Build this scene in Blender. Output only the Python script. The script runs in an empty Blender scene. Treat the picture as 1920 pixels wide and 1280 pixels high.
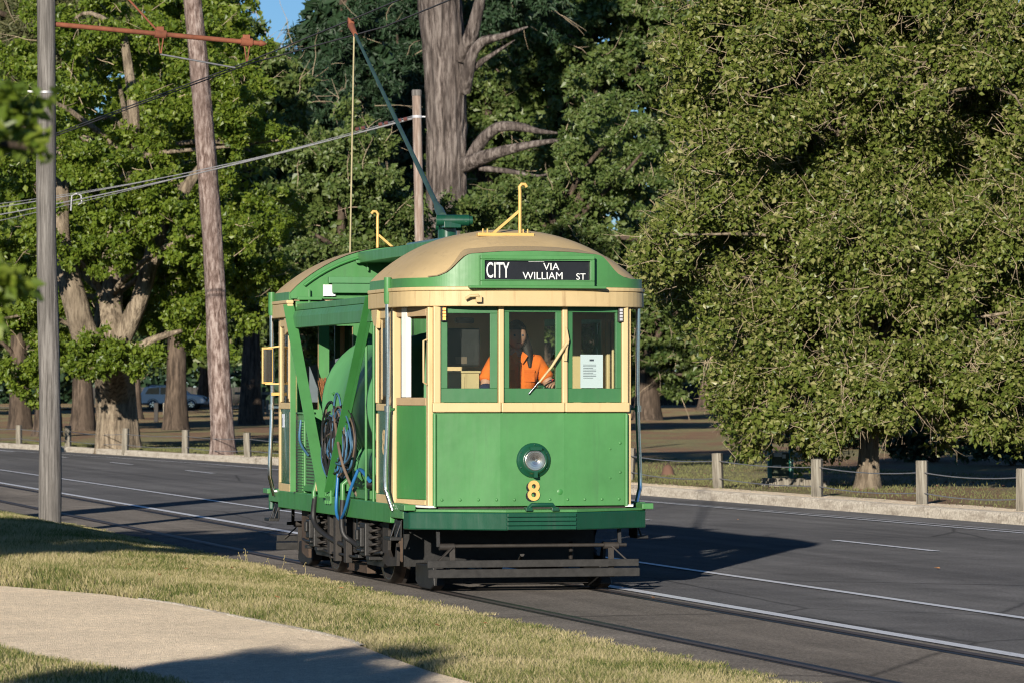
import bpy, bmesh, math, random
import numpy as np
from mathutils import Vector, Matrix
from mathutils import noise as mnoise

# ------------------------------------------------------------------ camera, sky, sun, exposure
sc = bpy.context.scene
C = sc.collection
R = math.radians
FPX, HZ, CAMH = 7800.0, 738.0, 1.70          # focal length in photo pixels, horizon row, eye height
cam_d = bpy.data.cameras.new('camera')
cam = bpy.data.objects.new('camera', cam_d); C.objects.link(cam)
cam_d.sensor_width = 36.0
cam_d.lens = FPX / 1920 * 36.0
cam_d.clip_start = 0.5; cam_d.clip_end = 6000
cam.location = (0, 0, CAMH)
cam.rotation_euler = (R(90) + math.atan((HZ - 640) / FPX), 0, 0)
cam_d.dof.use_dof = True
cam_d.dof.focus_distance = 38.0
cam_d.dof.aperture_fstop = 9.0
sc.camera = cam

SUN_EL = 13.2
SUN_HEAD = 12.0                               # shadows run this many degrees right of straight ahead
w = bpy.data.worlds.new('World'); sc.world = w; w.use_nodes = True
nt = w.node_tree
sky = nt.nodes.new('ShaderNodeTexSky'); sky.sky_type = 'NISHITA'; sky.sun_disc = False
sky.sun_elevation = R(SUN_EL); sky.sun_rotation = R(180 + SUN_HEAD)
sky.air_density = 0.8; sky.dust_density = 0.0; sky.ozone_density = 5.0
bg = nt.nodes['Background']; bg.inputs['Strength'].default_value = 0.070
nt.links.new(sky.outputs[0], bg.inputs[0])
sun_d = bpy.data.lights.new('sun', 'SUN'); sun_d.energy = 5.0; sun_d.angle = R(0.5); sun_d.color = (1.0, 0.915, 0.79)
sun = bpy.data.objects.new('sun', sun_d); C.objects.link(sun)
sdir = Vector((math.sin(R(SUN_HEAD)) * math.cos(R(SUN_EL)), math.cos(R(SUN_HEAD)) * math.cos(R(SUN_EL)), -math.sin(R(SUN_EL))))
sun.rotation_euler = sdir.to_track_quat('-Z', 'Y').to_euler()
sun.location = (-10, -40, 30)
sc.view_settings.view_transform = 'Standard'; sc.view_settings.look = 'None'
sc.view_settings.exposure = 0.48; sc.view_settings.gamma = 1.0
sc.view_settings.use_curve_mapping = False
sc.render.engine = 'CYCLES'
sc.cycles.max_bounces = 6; sc.cycles.diffuse_bounces = 3; sc.cycles.glossy_bounces = 3
sc.cycles.transmission_bounces = 4; sc.cycles.transparent_max_bounces = 10
sc.cycles.caustics_reflective = False; sc.cycles.caustics_refractive = False
sc.cycles.sample_clamp_indirect = 6.0
sc.cycles.filter_width = 1.15
sc.cycles.use_denoising = True
try:
    sc.cycles.denoiser = 'OPENIMAGEDENOISE'; sc.cycles.denoising_prefilter = 'ACCURATE'
except Exception: pass
sc.render.use_persistent_data = False

random.seed(8)
PI = math.pi

# ------------------------------------------------------------------ helpers
def X_at(px, Y): return (px - 960.0) / FPX * Y
def Z_at(py, Y): return CAMH + (HZ - py) / FPX * Y
def gd(py): return FPX * CAMH / (py - HZ)     # depth of a ground point seen on row py
def wp(px, py, Y): return Vector((X_at(px, Y), Y, Z_at(py, Y)))

def tag(o, label=None, cat=None, group=None, kind=None):
    if label: o['label'] = label
    if cat: o['category'] = cat
    if group: o['group'] = group
    if kind: o['kind'] = kind
    return o
def empty(name, loc=(0, 0, 0), rz=0, **k):
    o = bpy.data.objects.new(name, None); C.objects.link(o)
    o.location = loc; o.rotation_euler = (0, 0, rz); o.empty_display_size = 0.2
    return tag(o, **k)

class MB:
    def __init__(s): s.v = []; s.f = []; s.sm = []
    def add(s, vs, fs, smooth=False):
        n = len(s.v); s.v += [tuple(p) for p in vs]
        s.f += [tuple(i + n for i in q) for q in fs]; s.sm += [smooth] * len(fs); return s
    def box(s, c, size, rz=0.0, M=None):
        hx, hy, hz = size[0] / 2, size[1] / 2, size[2] / 2
        vs = [Vector((x, y, z)) for x in (-hx, hx) for y in (-hy, hy) for z in (-hz, hz)]
        m = M if M is not None else Matrix.Rotation(rz, 3, 'Z')
        c = Vector(c)
        return s.add([c + m @ v for v in vs], [(0, 1, 3, 2), (4, 6, 7, 5), (0, 4, 5, 1), (2, 3, 7, 6), (0, 2, 6, 4), (1, 5, 7, 3)])
    def bar(s, p, q, wd, ht, up=(0, 0, 1)):
        p, q = Vector(p), Vector(q); d = (q - p); L = d.length; d.normalize()
        u = Vector(up)
        if abs(d.dot(u)) > .98: u = Vector((0, 1, 0))
        side = d.cross(u).normalized(); u2 = side.cross(d).normalized()
        M = Matrix((d, side, u2)).transposed()
        return s.box((p + q) / 2, (L, wd, ht), M=M)
    def wall(s, p, q, z0, z1, th):
        p, q = Vector((p[0], p[1])), Vector((q[0], q[1])); d = q - p
        return s.box(((p.x + q.x) / 2, (p.y + q.y) / 2, (z0 + z1) / 2), (d.length, th, z1 - z0), math.atan2(d.y, d.x))
    def tube(s, pts, r, n=8, cap=True, smooth=True):
        pts = [Vector(p) for p in pts]; m = len(pts)
        rs = r if hasattr(r, '__len__') else [r] * m
        t0 = (pts[1] - pts[0]).normalized()
        ref = Vector((0, 0, 1)) if abs(t0.z) < .9 else Vector((0, 1, 0))
        nrm = t0.cross(ref).normalized(); vs = []
        for i in range(m):
            t = (pts[min(i + 1, m - 1)] - pts[max(i - 1, 0)]).normalized()
            nrm = (nrm - t * nrm.dot(t)).normalized(); b = t.cross(nrm)
            for k in range(n):
                a = 2 * PI * k / n
                vs.append(pts[i] + (nrm * math.cos(a) + b * math.sin(a)) * rs[i])
        fs = [(i * n + k, i * n + (k + 1) % n, (i + 1) * n + (k + 1) % n, (i + 1) * n + k) for i in range(m - 1) for k in range(n)]
        s.add(vs, fs, smooth)
        if cap:
            s.add([vs[k] for k in range(n)], [tuple(reversed(range(n)))]); s.add([vs[(m - 1) * n + k] for k in range(n)], [tuple(range(n))])
        return s
    def cyl(s, p, q, r, n=20): return s.tube([p, q], r, n)
    def lathe(s, prof, org, axis, n=28, smooth=True):
        axis = Vector(axis).normalized(); org = Vector(org)
        ref = Vector((0, 0, 1)) if abs(axis.z) < .9 else Vector((0, 1, 0))
        u = axis.cross(ref).normalized(); b = axis.cross(u); m = len(prof); vs = []
        for r, h in prof:
            for k in range(n):
                a = 2 * PI * k / n; vs.append(org + axis * h + (u * math.cos(a) + b * math.sin(a)) * r)
        fs = [(i * n + k, i * n + (k + 1) % n, (i + 1) * n + (k + 1) % n, (i + 1) * n + k) for i in range(m - 1) for k in range(n)]
        return s.add(vs, fs, smooth)
    def prism(s, poly, axis, a0, a1):
        """poly in the two other axes, extruded along axis 'x','y' or 'z'"""
        def P(p, a): return {'x': (a, p[0], p[1]), 'y': (p[0], a, p[1]), 'z': (p[0], p[1], a)}[axis]
        n = len(poly)
        vs = [P(p, a0) for p in poly] + [P(p, a1) for p in poly]
        fs = [tuple(range(n)), tuple(range(2 * n - 1, n - 1, -1))] + [(i, (i + 1) % n, n + (i + 1) % n, n + i) for i in range(n)]
        return s.add(vs, fs)
    def grid(s, pts, smooth=True):
        m, n = len(pts), len(pts[0])
        return s.add([p for row in pts for p in row], [(i * n + k, i * n + k + 1, (i + 1) * n + k + 1, (i + 1) * n + k) for i in range(m - 1) for k in range(n - 1)], smooth)
    def band(s, plan, z0, z1, th):
        """closed wall along plan points, inner side offset by th towards the centre; z0, z1 numbers or functions of the point"""
        f0 = z0 if callable(z0) else (lambda p: z0); f1 = z1 if callable(z1) else (lambda p: z1)
        n = len(plan); inn = []
        for i, p in enumerate(plan):
            a = Vector(plan[max(i - 1, 0)]); b = Vector(plan[min(i + 1, n - 1)]); d = (b - a).normalized()
            inn.append((p[0] - d.y * th, p[1] + d.x * th))
        vs = []
        for p, q in zip(plan, inn): vs += [(p[0], p[1], f0(p)), (p[0], p[1], f1(p)), (q[0], q[1], f1(p)), (q[0], q[1], f0(p))]
        fs = []
        for i in range(n - 1):
            for k in range(4): fs.append((i * 4 + k, i * 4 + (k + 1) % 4, (i + 1) * 4 + (k + 1) % 4, (i + 1) * 4 + k))
        fs += [(0, 1, 2, 3), ((n - 1) * 4 + 3, (n - 1) * 4 + 2, (n - 1) * 4 + 1, (n - 1) * 4)]
        return s.add(vs, fs)
    def build(s, name, m, parent=None, bevel=0.0, **k):
        me = bpy.data.meshes.new(name); me.from_pydata(s.v, [], s.f)
        me.polygons.foreach_set('use_smooth', s.sm)
        bm = bmesh.new(); bm.from_mesh(me); bmesh.ops.recalc_face_normals(bm, faces=bm.faces); bm.to_mesh(me); bm.free()
        me.materials.append(m); me.update()
        o = bpy.data.objects.new(name, me); C.objects.link(o)
        if parent: o.parent = parent
        if bevel:
            b = o.modifiers.new('bevel', 'BEVEL'); b.width = bevel; b.segments = 2; b.limit_method = 'ANGLE'; b.angle_limit = R(40)
        return tag(o, **k)

def smooth(pts, k=5):
    pts = [Vector(p) for p in pts]; out = []
    for i in range(len(pts) - 1):
        a, b, c, d = pts[max(i - 1, 0)], pts[i], pts[i + 1], pts[min(i + 2, len(pts) - 1)]
        for j in range(k):
            f = j / k; out.append(.5 * ((2 * b) + (c - a) * f + (2 * a - 5 * b + 4 * c - d) * f * f + (3 * b - a - 3 * c + d) * f ** 3))
    return out + [pts[-1]]

def np_mesh(name, V, F, m, parent=None, smooth=False, **k):
    me = bpy.data.meshes.new(name); V = np.asarray(V, np.float32); F = np.asarray(F, np.int32)
    me.vertices.add(len(V)); me.vertices.foreach_set('co', V.ravel())
    nf, nk = F.shape
    me.loops.add(nf * nk); me.loops.foreach_set('vertex_index', F.ravel())
    me.polygons.add(nf); me.polygons.foreach_set('loop_start', np.arange(nf, dtype=np.int32) * nk)
    me.polygons.foreach_set('use_smooth', np.full(nf, smooth, bool))
    me.update(calc_edges=True); me.materials.append(m)
    o = bpy.data.objects.new(name, me); C.objects.link(o)
    if parent: o.parent = parent
    return tag(o, **k)

# ------------------------------------------------------------------ materials
class NT:
    def __init__(s, name):
        s.m = bpy.data.materials.new(name); s.m.use_nodes = True; s.t = s.m.node_tree; s.n = s.t.nodes
        s.p = s.n['Principled BSDF']; s.out = s.n['Material Output']
    def new(s, typ, **k):
        o = s.n.new(typ)
        for a, b in k.items():
            if hasattr(o, a): setattr(o, a, b)
            else: o.inputs[a].default_value = b
        return o
    def link(s, a, b): s.t.links.new(a, b)
    def coord(s, scale=(1, 1, 1), kind='Object'):
        tc = s.new('ShaderNodeTexCoord'); mp = s.new('ShaderNodeMapping'); mp.inputs['Scale'].default_value = scale
        s.link(tc.outputs[kind], mp.inputs[0]); return mp.outputs[0]
    def noise(s, vec, scale, detail=4, rough=.55, out='Fac'):
        n = s.new('ShaderNodeTexNoise'); n.inputs['Scale'].default_value = scale
        n.inputs['Detail'].default_value = detail; n.inputs['Roughness'].default_value = rough
        if vec is not None: s.link(vec, n.inputs['Vector'])
        return n.outputs[out]
    def ramp(s, fac, stops, interp='LINEAR'):
        r = s.new('ShaderNodeValToRGB'); cr = r.color_ramp; cr.interpolation = interp
        while len(cr.elements) < len(stops): cr.elements.new(.5)
        for e, (p, c) in zip(cr.elements, stops):
            e.position = p; e.color = tuple(c) + (1,) if len(c) == 3 else c
        s.link(fac, r.inputs[0]); return r.outputs[0]
    def mix(s, fac, a, b, blend='MIX'):
        m = s.new('ShaderNodeMix'); m.data_type = 'RGBA'; m.blend_type = blend
        for inp, v in ((m.inputs[0], fac), (m.inputs[6], a), (m.inputs[7], b)):
            if hasattr(v, 'is_linked') or hasattr(v, 'links'): s.link(v, inp)
            elif isinstance(v, (int, float)): inp.default_value = v
            else: inp.default_value = tuple(v) + (1,)
        return m.outputs[2]
    def bump(s, h, strength=.3, dist=.01):
        b = s.new('ShaderNodeBump'); b.inputs['Strength'].default_value = strength; b.inputs['Distance'].default_value = dist
        s.link(h, b.inputs['Height']); s.link(b.outputs[0], s.p.inputs['Normal']); return b
    def base(s, c): 
        if hasattr(c, 'links'): s.link(c, s.p.inputs['Base Color'])
        else: s.p.inputs['Base Color'].default_value = tuple(c) + (1,)
    def set(s, **k):
        for a, b in k.items(): s.p.inputs[a.replace('_', ' ')].default_value = b
        return s

def paint(name, col, rough=.42, dirt=(.12, .10, .07), dirt_amt=.35, var=.12, streak=True, coat=0.0):
    t = NT(name); v = t.coord()
    n1 = t.noise(v, 1.7, 6, .65)
    c2 = tuple(min(1, x * (1 + var)) for x in col); c1 = tuple(x * (1 - var) for x in col)
    c = t.ramp(n1, [(.3, c1), (.7, c2)])
    sv = t.coord((9, 9, .7)) if streak else t.coord((5, 5, 5))
    n2 = t.noise(sv, 1.6, 8, .7)
    f = t.ramp(n2, [(.56, (0, 0, 0)), (.80, (dirt_amt,) * 3)])
    c = t.mix(f, c, dirt)
    n4 = t.noise(t.coord((60, 60, 60)), 1.0, 3, .6)
    f2 = t.ramp(n4, [(.70, (0, 0, 0)), (.76, (dirt_amt * .7,) * 3)])
    c = t.mix(f2, c, dirt)
    t.base(c)
    r = t.ramp(n2, [(.3, (rough * .85,) * 3), (.8, (min(1, rough * 1.4),) * 3)]); t.link(r, t.p.inputs['Roughness'])
    n3 = t.noise(v, 2.6, 3, .5); t.bump(n3, .16, .045)
    t.p.inputs['Coat Weight'].default_value = coat
    return t.m

def plain(name, col, rough=.6, metal=0.0, var=.15, scale=6.0, bump=.15, bscale=30, bdist=.005):
    t = NT(name); v = t.coord()
    n = t.noise(v, scale, 6, .65)
    t.base(t.ramp(n, [(.3, tuple(x * (1 - var) for x in col)), (.72, tuple(min(1, x * (1 + var)) for x in col))]))
    t.set(Roughness=rough, Metallic=metal)
    if bump: t.bump(t.noise(v, bscale, 4), bump, bdist)
    return t.m

def leaf_mat(name, cols, rough=.42, trans=.30, tcol=None, spec=.5):
    t = NT(name)
    g = t.new('ShaderNodeNewGeometry')
    c = t.ramp(g.outputs['Random Per Island'], [(i / (len(cols) - 1) if len(cols) > 1 else 0, q) for i, q in enumerate(cols)])
    n = t.noise(t.coord((1, 1, 1)), .55, 3, .6)
    c = t.mix(t.ramp(n, [(.35, (.0, .0, .0)), (.65, (.35, .35, .35))]), c, tuple(x * 1.45 for x in cols[len(cols) // 2]))
    t.base(c); t.set(Roughness=rough); t.p.inputs['Specular IOR Level'].default_value = spec
    tr = t.new('ShaderNodeBsdfTranslucent'); ms = t.new('ShaderNodeMixShader'); ms.inputs[0].default_value = trans
    tc = t.mix(.75, c, tcol or (.22, .30, .03))
    t.link(tc, tr.inputs[0]); t.link(t.p.outputs[0], ms.inputs[1]); t.link(tr.outputs[0], ms.inputs[2]); t.link(ms.outputs[0], t.out.inputs[0])
    return t.m

def bark_mat(name, c1, c2, c3, vscale=(7, 7, 1.1), strength=.9, dist=.05):
    t = NT(name); v = t.coord(vscale)
    n = t.noise(v, 1.5, 8, .7)
    big = t.noise(t.coord((1.2, 1.2, .35)), 1.0, 4, .6)
    c = t.ramp(n, [(.40, c1), (.5, c2), (.60, c3)])
    c = t.mix(t.ramp(big, [(.42, (0, 0, 0)), (.62, (.55, .55, .55))]), c, tuple(x * .62 for x in c2))
    t.base(c); t.set(Roughness=.95); t.p.inputs['Specular IOR Level'].default_value = .2
    t.bump(n, strength, dist); return t.m

def glass_mat(name, tint=(.92, .95, .93), refl=.10):
    t = NT(name)
    tr = t.new('ShaderNodeBsdfTransparent'); tr.inputs[0].default_value = tint + (1,)
    gl = t.new('ShaderNodeBsdfGlossy'); gl.inputs['Roughness'].default_value = .02; gl.inputs[0].default_value = (.5, .5, .5, 1)
    fr = t.new('ShaderNodeFresnel'); fr.inputs[0].default_value = 1.45
    du = t.new('ShaderNodeBsdfDiffuse'); du.inputs[0].default_value = (.55, .5, .42, 1)
    m1 = t.new('ShaderNodeMixShader'); m2 = t.new('ShaderNodeMixShader')
    n = t.noise(t.coord((3, 3, 3)), 2.5, 6, .7); f = t.ramp(n, [(.5, (.0,) * 3), (.85, (.012,) * 3)])
    t.link(f, m1.inputs[0]); t.link(tr.outputs[0], m1.inputs[1]); t.link(du.outputs[0], m1.inputs[2])
    t.link(fr.outputs[0], m2.inputs[0]); t.link(m1.outputs[0], m2.inputs[1]); t.link(gl.outputs[0], m2.inputs[2])
    t.link(m2.outputs[0], t.out.inputs[0]); return t.m

M = {}
M['green'] = paint('faded_green_paint', (.064, .210, .066), .40, (.035, .10, .04), .45, .16)
M['frame'] = paint('window_green_paint', (.040, .150, .055), .42, (.05, .09, .04), .25)
M['green2'] = paint('mid_green_paint', (.045, .20, .050), .42, (.05, .09, .04), .3)
M['dkgreen'] = paint('dark_green_paint', (.016, .098, .040), .25, (.04, .07, .04), .3, coat=.4)
M['teal'] = paint('bumper_green_paint', (.008, .064, .034), .28, (.05, .06, .05), .4, coat=.5)
M['tankgreen'] = paint('tank_green_paint', (.07, .22, .085), .5, (.06, .09, .05), .35)
M['cream'] = paint('cream_paint', (.57, .425, .215), .48, (.22, .12, .05), .5, .06)
M['creamdirty'] = paint('weathered_cream_paint', (.53, .40, .205), .55, (.20, .10, .04), .75, .09)
M['roof'] = paint('tan_roof_paint', (.50, .37, .19), .65, (.16, .12, .08), .5, .12, streak=False)
M['yellow'] = paint('ochre_paint', (.60, .385, .115), .45, (.2, .1, .03), .4)
M['white'] = plain('white_paint', (.78, .78, .75), .5, 0, .06)
M['black'] = plain('black_grime', (.010, .0095, .009), .55, 0, .5, 8, .4)
M['grime'] = plain('oily_brown_grime', (.024, .020, .017), .7, 0, .45, 9, .5)
M['rustgrime'] = plain('rusty_grime', (.065, .042, .028), .8, 0, .4, 9, .5)
M['steel'] = plain('tyre_steel', (.22, .20, .18), .35, 1.0, .2)
M['chrome'] = plain('polished_steel', (.75, .75, .76), .13, 1.0, .05, 6, .05)
M['darkwood'] = plain('weathered_dark_wood', (.021, .020, .019), .8, 0, .5, 14, .5, 40)
M['signblack'] = plain('sign_black', (.010, .011, .014), .35, 0, .2)
M['letters'] = plain('sign_letters', (.72, .74, .72), .6, 0, .05)
M['lens'] = plain('lamp_lens', (.80, .74, .64), .20, .95, .1, 8, .0)
M['rubber'] = plain('black_rubber', (.015, .015, .016), .55, 0, .2)
M['bluehose'] = plain('blue_hose', (.02, .13, .33), .4, 0, .2)
M['bluegrey'] = plain('blue_grey_hose', (.05, .13, .22), .45, 0, .3)
M['hosebrown'] = plain('dusty_hose', (.14, .10, .07), .7, 0, .3)
M['red'] = plain('red_plastic', (.55, .02, .015), .5)
M['coir'] = plain('coir_bristle', (.22, .09, .03), .9, 0, .4, 30, 1.0, 80, .02)
M['glass'] = glass_mat('window_glass')
M['navy'] = plain('navy_cloth', (.012, .018, .06), .85, 0, .2, 12, .3, 60)
M['orange'] = plain('orange_cloth', (.85, .17, .012), .85, 0, .12, 9, .5, 25, .01)
M['skin'] = plain('skin', (.50, .27, .18), .55, 0, .08)
M['hair'] = plain('dark_hair', (.015, .010, .008), .6, 0, .3)
M['paper'] = plain('paper', (.66, .72, .80), .8, 0, .03)
M['ink'] = plain('ink', (.06, .07, .10), .8)
M['intbrown'] = plain('cab_lining', (.42, .30, .17), .6, 0, .12)
t = NT('amber_lamp'); t.base((.9, .4, .05)); t.p.inputs['Emission Color'].default_value = (1, .5, .12, 1); t.p.inputs['Emission Strength'].default_value = 1.3; M['amber'] = t.m
M['lampgrey'] = plain('unlit_lamp', (.45, .45, .48), .3)

# ground materials
def asphalt(name, a, b, cracks=True):
    t = NT(name)
    tc = t.new('ShaderNodeTexCoord'); mp = t.new('ShaderNodeMapping'); mp.inputs['Rotation'].default_value = (0, 0, -math.atan(.2487)); t.link(tc.outputs['Object'], mp.inputs[0]); v = mp.outputs[0]
    def sc_(s):
        m = t.new('ShaderNodeMapping'); m.inputs['Scale'].default_value = s; t.link(v, m.inputs[0]); return m.outputs[0]
    streak = t.noise(sc_((1.6, .03, 1)), 1.0, 5, .6); big = t.noise(sc_((.30, .10, 1)), 1.0, 5, .6)
    fine = t.noise(v, 38, 3, .85); grit = t.noise(v, 120, 2, .8); patch = t.noise(v, 1.3, 7, .7)
    c = t.ramp(big, [(.38, a), (.62, b)])
    c = t.mix(1.0, c, t.ramp(streak, [(.36, (.80,) * 3), (.64, (1.20,) * 3)]), 'MULTIPLY')
    c = t.mix(1.0, c, t.ramp(fine, [(.30, (.55,) * 3), (.50, (1.0,) * 3), (.68, (1.75,) * 3)]), 'MULTIPLY')
    c = t.mix(1.0, c, t.ramp(grit, [(.35, (.7,) * 3), (.62, (1.3,) * 3)]), 'MULTIPLY')
    c = t.mix(1.0, c, t.ramp(patch, [(.34, (.82,) * 3), (.66, (1.16,) * 3)]), 'MULTIPLY')
    if cracks:
        vo = t.new('ShaderNodeTexVoronoi'); vo.feature = 'DISTANCE_TO_EDGE'; vo.inputs['Scale'].default_value = .22
        wv = t.mix(.12, sc_((1, .6, 1)), t.noise(v, .8, 5, .7, 'Color')); t.link(wv, vo.inputs['Vector'])
        cr = t.ramp(vo.outputs['Distance'], [(.0, (.45,) * 3), (.006, (1,) * 3)]); c = t.mix(1.0, c, cr, 'MULTIPLY')
    t.base(c); t.set(Roughness=.9); t.p.inputs['Specular IOR Level'].default_value = .12; t.p.inputs['Diffuse Roughness'].default_value = 1.0
    t.bump(fine, .6, .012); return t.m
M['road'] = asphalt('asphalt', (.041, .041, .0435), (.057, .057, .060))
M['track'] = asphalt('track_asphalt', (.062, .056, .051), (.082, .074, .067))
M['sideroad'] = asphalt('pale_concrete', (.17, .17, .17), (.22, .22, .22))
def linepaint(name, v0):
    t = NT(name); n = t.noise(t.coord((1, 1, 1)), 18, 6, .75)
    c = t.ramp(n, [(.30, (v0 * .35,) * 3), (.45, (v0,) * 3)]); t.base(c); t.set(Roughness=.7); return t.m
M['line'] = linepaint('road_line_paint', .80)
M['thinline'] = linepaint('worn_line_paint', .60)
t = NT('gravel'); v = t.coord(); f = t.noise(v, 75, 4, .8); f2 = t.noise(v, 1.1, 5, .6)
vo = t.new('ShaderNodeTexVoronoi'); vo.inputs['Scale'].default_value = 105; t.link(v, vo.inputs['Vector'])
c = t.ramp(f, [(.30, (.34, .28, .20)), (.5, (.64, .54, .41)), (.70, (.90, .80, .65))])
c = t.mix(1.0, c, t.ramp(f2, [(.3, (.86, .85, .84)), (.7, (1.08, 1.07, 1.06))]), 'MULTIPLY')
c = t.mix(1.0, c, t.ramp(t.noise(v, 17, 5, .8), [(.34, (.74, .73, .72)), (.5, (1, 1, 1)), (.66, (1.22, 1.21, 1.2))]), 'MULTIPLY')
t.base(c); t.set(Roughness=.95); t.p.inputs['Specular IOR Level'].default_value = .1
t.p.inputs['Diffuse Roughness'].default_value = 1.0
t.bump(vo.outputs['Distance'], 1.0, .010); M['gravel'] = t.m
t = NT('kerb_concrete'); v = t.coord(); f = t.noise(v, 30, 6, .75); f2 = t.noise(t.coord((1.2, 1.2, 6)), 1.5, 6, .7)
c = t.ramp(f, [(.38, (.17, .15, .125)), (.62, (.42, .385, .325))]); c = t.mix(t.ramp(f2, [(.48, (0, 0, 0)), (.66, (.75,) * 3)]), c, (.14, .115, .09))
t.base(c); t.set(Roughness=.9); t.p.inputs['Diffuse Roughness'].default_value = 1.0; t.bump(f, .5, .02); M['kerb'] = t.m
t = NT('verge_soil'); v = t.coord(); f = t.noise(v, 1.2, 6, .65); f2 = t.noise(v, 40, 5, .7)
c = t.ramp(f, [(.35, (.24, .20, .10)), (.62, (.12, .15, .045))]); c = t.mix(1.0, c, t.ramp(f2, [(.3, (.5,) * 3), (.7, (1.3,) * 3)]), 'MULTIPLY')
t.base(c); t.set(Roughness=1.0); t.bump(f2, 1.0, .04); M['soil'] = t.m
t = NT('park_ground'); v = t.coord((1, .22, 1)); f = t.noise(v, .35, 6, .65); f2 = t.noise(t.coord(), 14, 5, .75)
c = t.ramp(f, [(.32, (.25, .21, .09)), (.45, (.20, .18, .075)), (.55, (.22, .13, .065)), (.7, (.17, .10, .055))])
c = t.mix(1.0, c, t.ramp(f2, [(.3, (.55,) * 3), (.7, (1.35,) * 3)]), 'MULTIPLY')
t.base(c); t.set(Roughness=1.0); t.p.inputs['Diffuse Roughness'].default_value = 1.0; t.bump(f2, 1.0, .12); M['park'] = t.m
def timber(name, c1, c2, c3, sc_=(26, 26, 1.3)):
    t = NT(name); v = t.coord(sc_); n = t.noise(v, 1.2, 7, .7); big = t.noise(t.coord((2, 2, .6)), 1.3, 5, .6)
    c = t.ramp(n, [(.38, c1), (.5, c2), (.62, c3)]); c = t.mix(t.ramp(big, [(.4, (0, 0, 0)), (.65, (.5,) * 3)]), c, tuple(x * .6 for x in c2))
    t.base(c); t.set(Roughness=.9); t.bump(n, .7, .02); return t.m
M['pole'] = timber('grey_pole_timber', (.075, .068, .062), (.150, .138, .127), (.24, .225, .21))
M['polepink'] = timber('old_pole_timber', (.16, .12, .095), (.30, .22, .175), (.45, .40, .35), (14, 14, 1.0))
M['post'] = timber('fence_timber', (.085, .075, .055), (.215, .19, .15), (.33, .305, .25))
M['rust'] = plain('rusted_steel', (.20, .065, .032), .85, 0, .4, 5, .4, 40)
M['wire'] = plain('dull_wire', (.32, .32, .33), .5, .6, .2, 6, 0)
M['cable'] = plain('dark_cable', (.05, .045, .045), .6, 0, .2, 6, 0)
M['insul'] = plain('brown_insulator', (.12, .045, .035), .3, 0, .2)

# ================================================================== TRAM
TH = math.atan(.2487)
TO = Vector((.16, 35.56, 0))
TL = 6.6                                       # from one cab front to the other
tram = empty('scrubber_tram', TO, TH, label='green and cream single truck tram with open middle, hoses and the number 8', cat='tram')
TM = Matrix.Translation(TO) @ Matrix.Rotation(TH, 4, 'Z')
def tw(s, t_, z=0.0): return TM @ Vector((s, t_, z))

cab_parts = []
def cp(o, *subs):
    cab_parts.append((o, subs)); return o

def superarc(wd, front, c, n, k=36):
    pts = []
    for i in range(k + 1):
        f = -PI / 2 + PI * i / k
        s = math.copysign(abs(math.sin(f)) ** (2 / n), math.sin(f)) * wd
        pts.append((s, c - (c - front) * abs(math.cos(f)) ** (2 / n)))
    return pts
FP = [(-.855, 0), (-.28, -.05), (.28, -.05), (.855, 0)]   # three facets of the front

# apron
mb = MB(); mb.band(FP, .745, 1.545, .03)
apron = cp(mb.build('front_panel', M['green'], tram, .006))
for s in (-.845, .845): cp(MB().tube([(s, -.012, .74), (s, -.012, 1.53)], .018, 8).build('corner_bead', M['green'], tram))
mb = MB()
for s in [-.78 + i * .156 for i in range(11)]:
    tt = -.05 if abs(s) < .28 else -.05 * (.855 - abs(s)) / .575
    mb.lathe([(.0145, 0), (.0125, .005), (.006, .009), (.001, .010)], (s, tt, .80), (0, -1, 0), 8)
for z in (1.03, 1.28): mb.lathe([(.0145, 0), (.0125, .005), (.006, .009), (.001, .010)], (.79, -.006, z), (0, -1, 0), 8); mb.lathe([(.0115, 0), (.010, .004), (.001, .008)], (.70, -.013, z - .05), (0, -1, 0), 8)
cp(mb.build('rivets', M['green'], tram, kind='stuff'))
# sill strip in three lengths
for a, b in zip(FP[:-1], FP[1:]):
    mb = MB(); a2 = (a[0] * 1.012, a[1] - .014); b2 = (b[0] * 1.012, b[1] - .014)
    if a[0] < -.5: b2 = (-.2805, b2[1])
    if b[0] > .5: a2 = (.2805, a2[1])
    if abs(a[0]) < .3 and abs(b[0]) < .3: a2 = (-.2775, a2[1]); b2 = (.2775, b2[1])
    mb.wall(a2, b2, 1.546, 1.626, .06); cp(mb.build('window_sill', M['cream'], tram, .008))
# posts between the panes
for s, t_, wd in ((-.828, .0, .062), (-.28, -.052, .048), (.28, -.052, .048), (.828, .0, .058)):
    mb = MB(); mb.box((s, t_ - .004, 2.035), (wd, .075, .83)); cp(mb.build('window_post', M['cream'], tram, .010))
# three windows
def window(pa, pb, z0, z1, fr=.055, bot=.12, th=.035, m=None, glass=True):
    pa, pb = Vector(pa), Vector(pb); d = (pb - pa).normalized(); m = m or M['frame']
    mb = MB()
    mb.wall(pa, pb, z0, z0 + bot, th); mb.wall(pa, pb, z1 - fr, z1, th)
    mb.wall(pa, pa + d * fr, z0 + bot, z1 - fr, th); mb.wall(pb - d * fr, pb, z0 + bot, z1 - fr, th)
    f = mb.build('window', m, tram, .004)
    if glass:
        g = MB(); g.wall(pa + d * (fr - .004), pb - d * (fr - .004), z0 + bot - .004, z1 - fr + .004, .006)
        gp = g.build('pane', M['glass'], f)
        return cp(f, gp)
    return cp(f)
window((-.795, .004), (-.306, -.040), 1.628, 2.445, .062)
window((-.254, -.046), (.254, -.046), 1.628, 2.445, .050)
window((.306, -.040), (.797, .004), 1.628, 2.445, .050)

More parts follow.
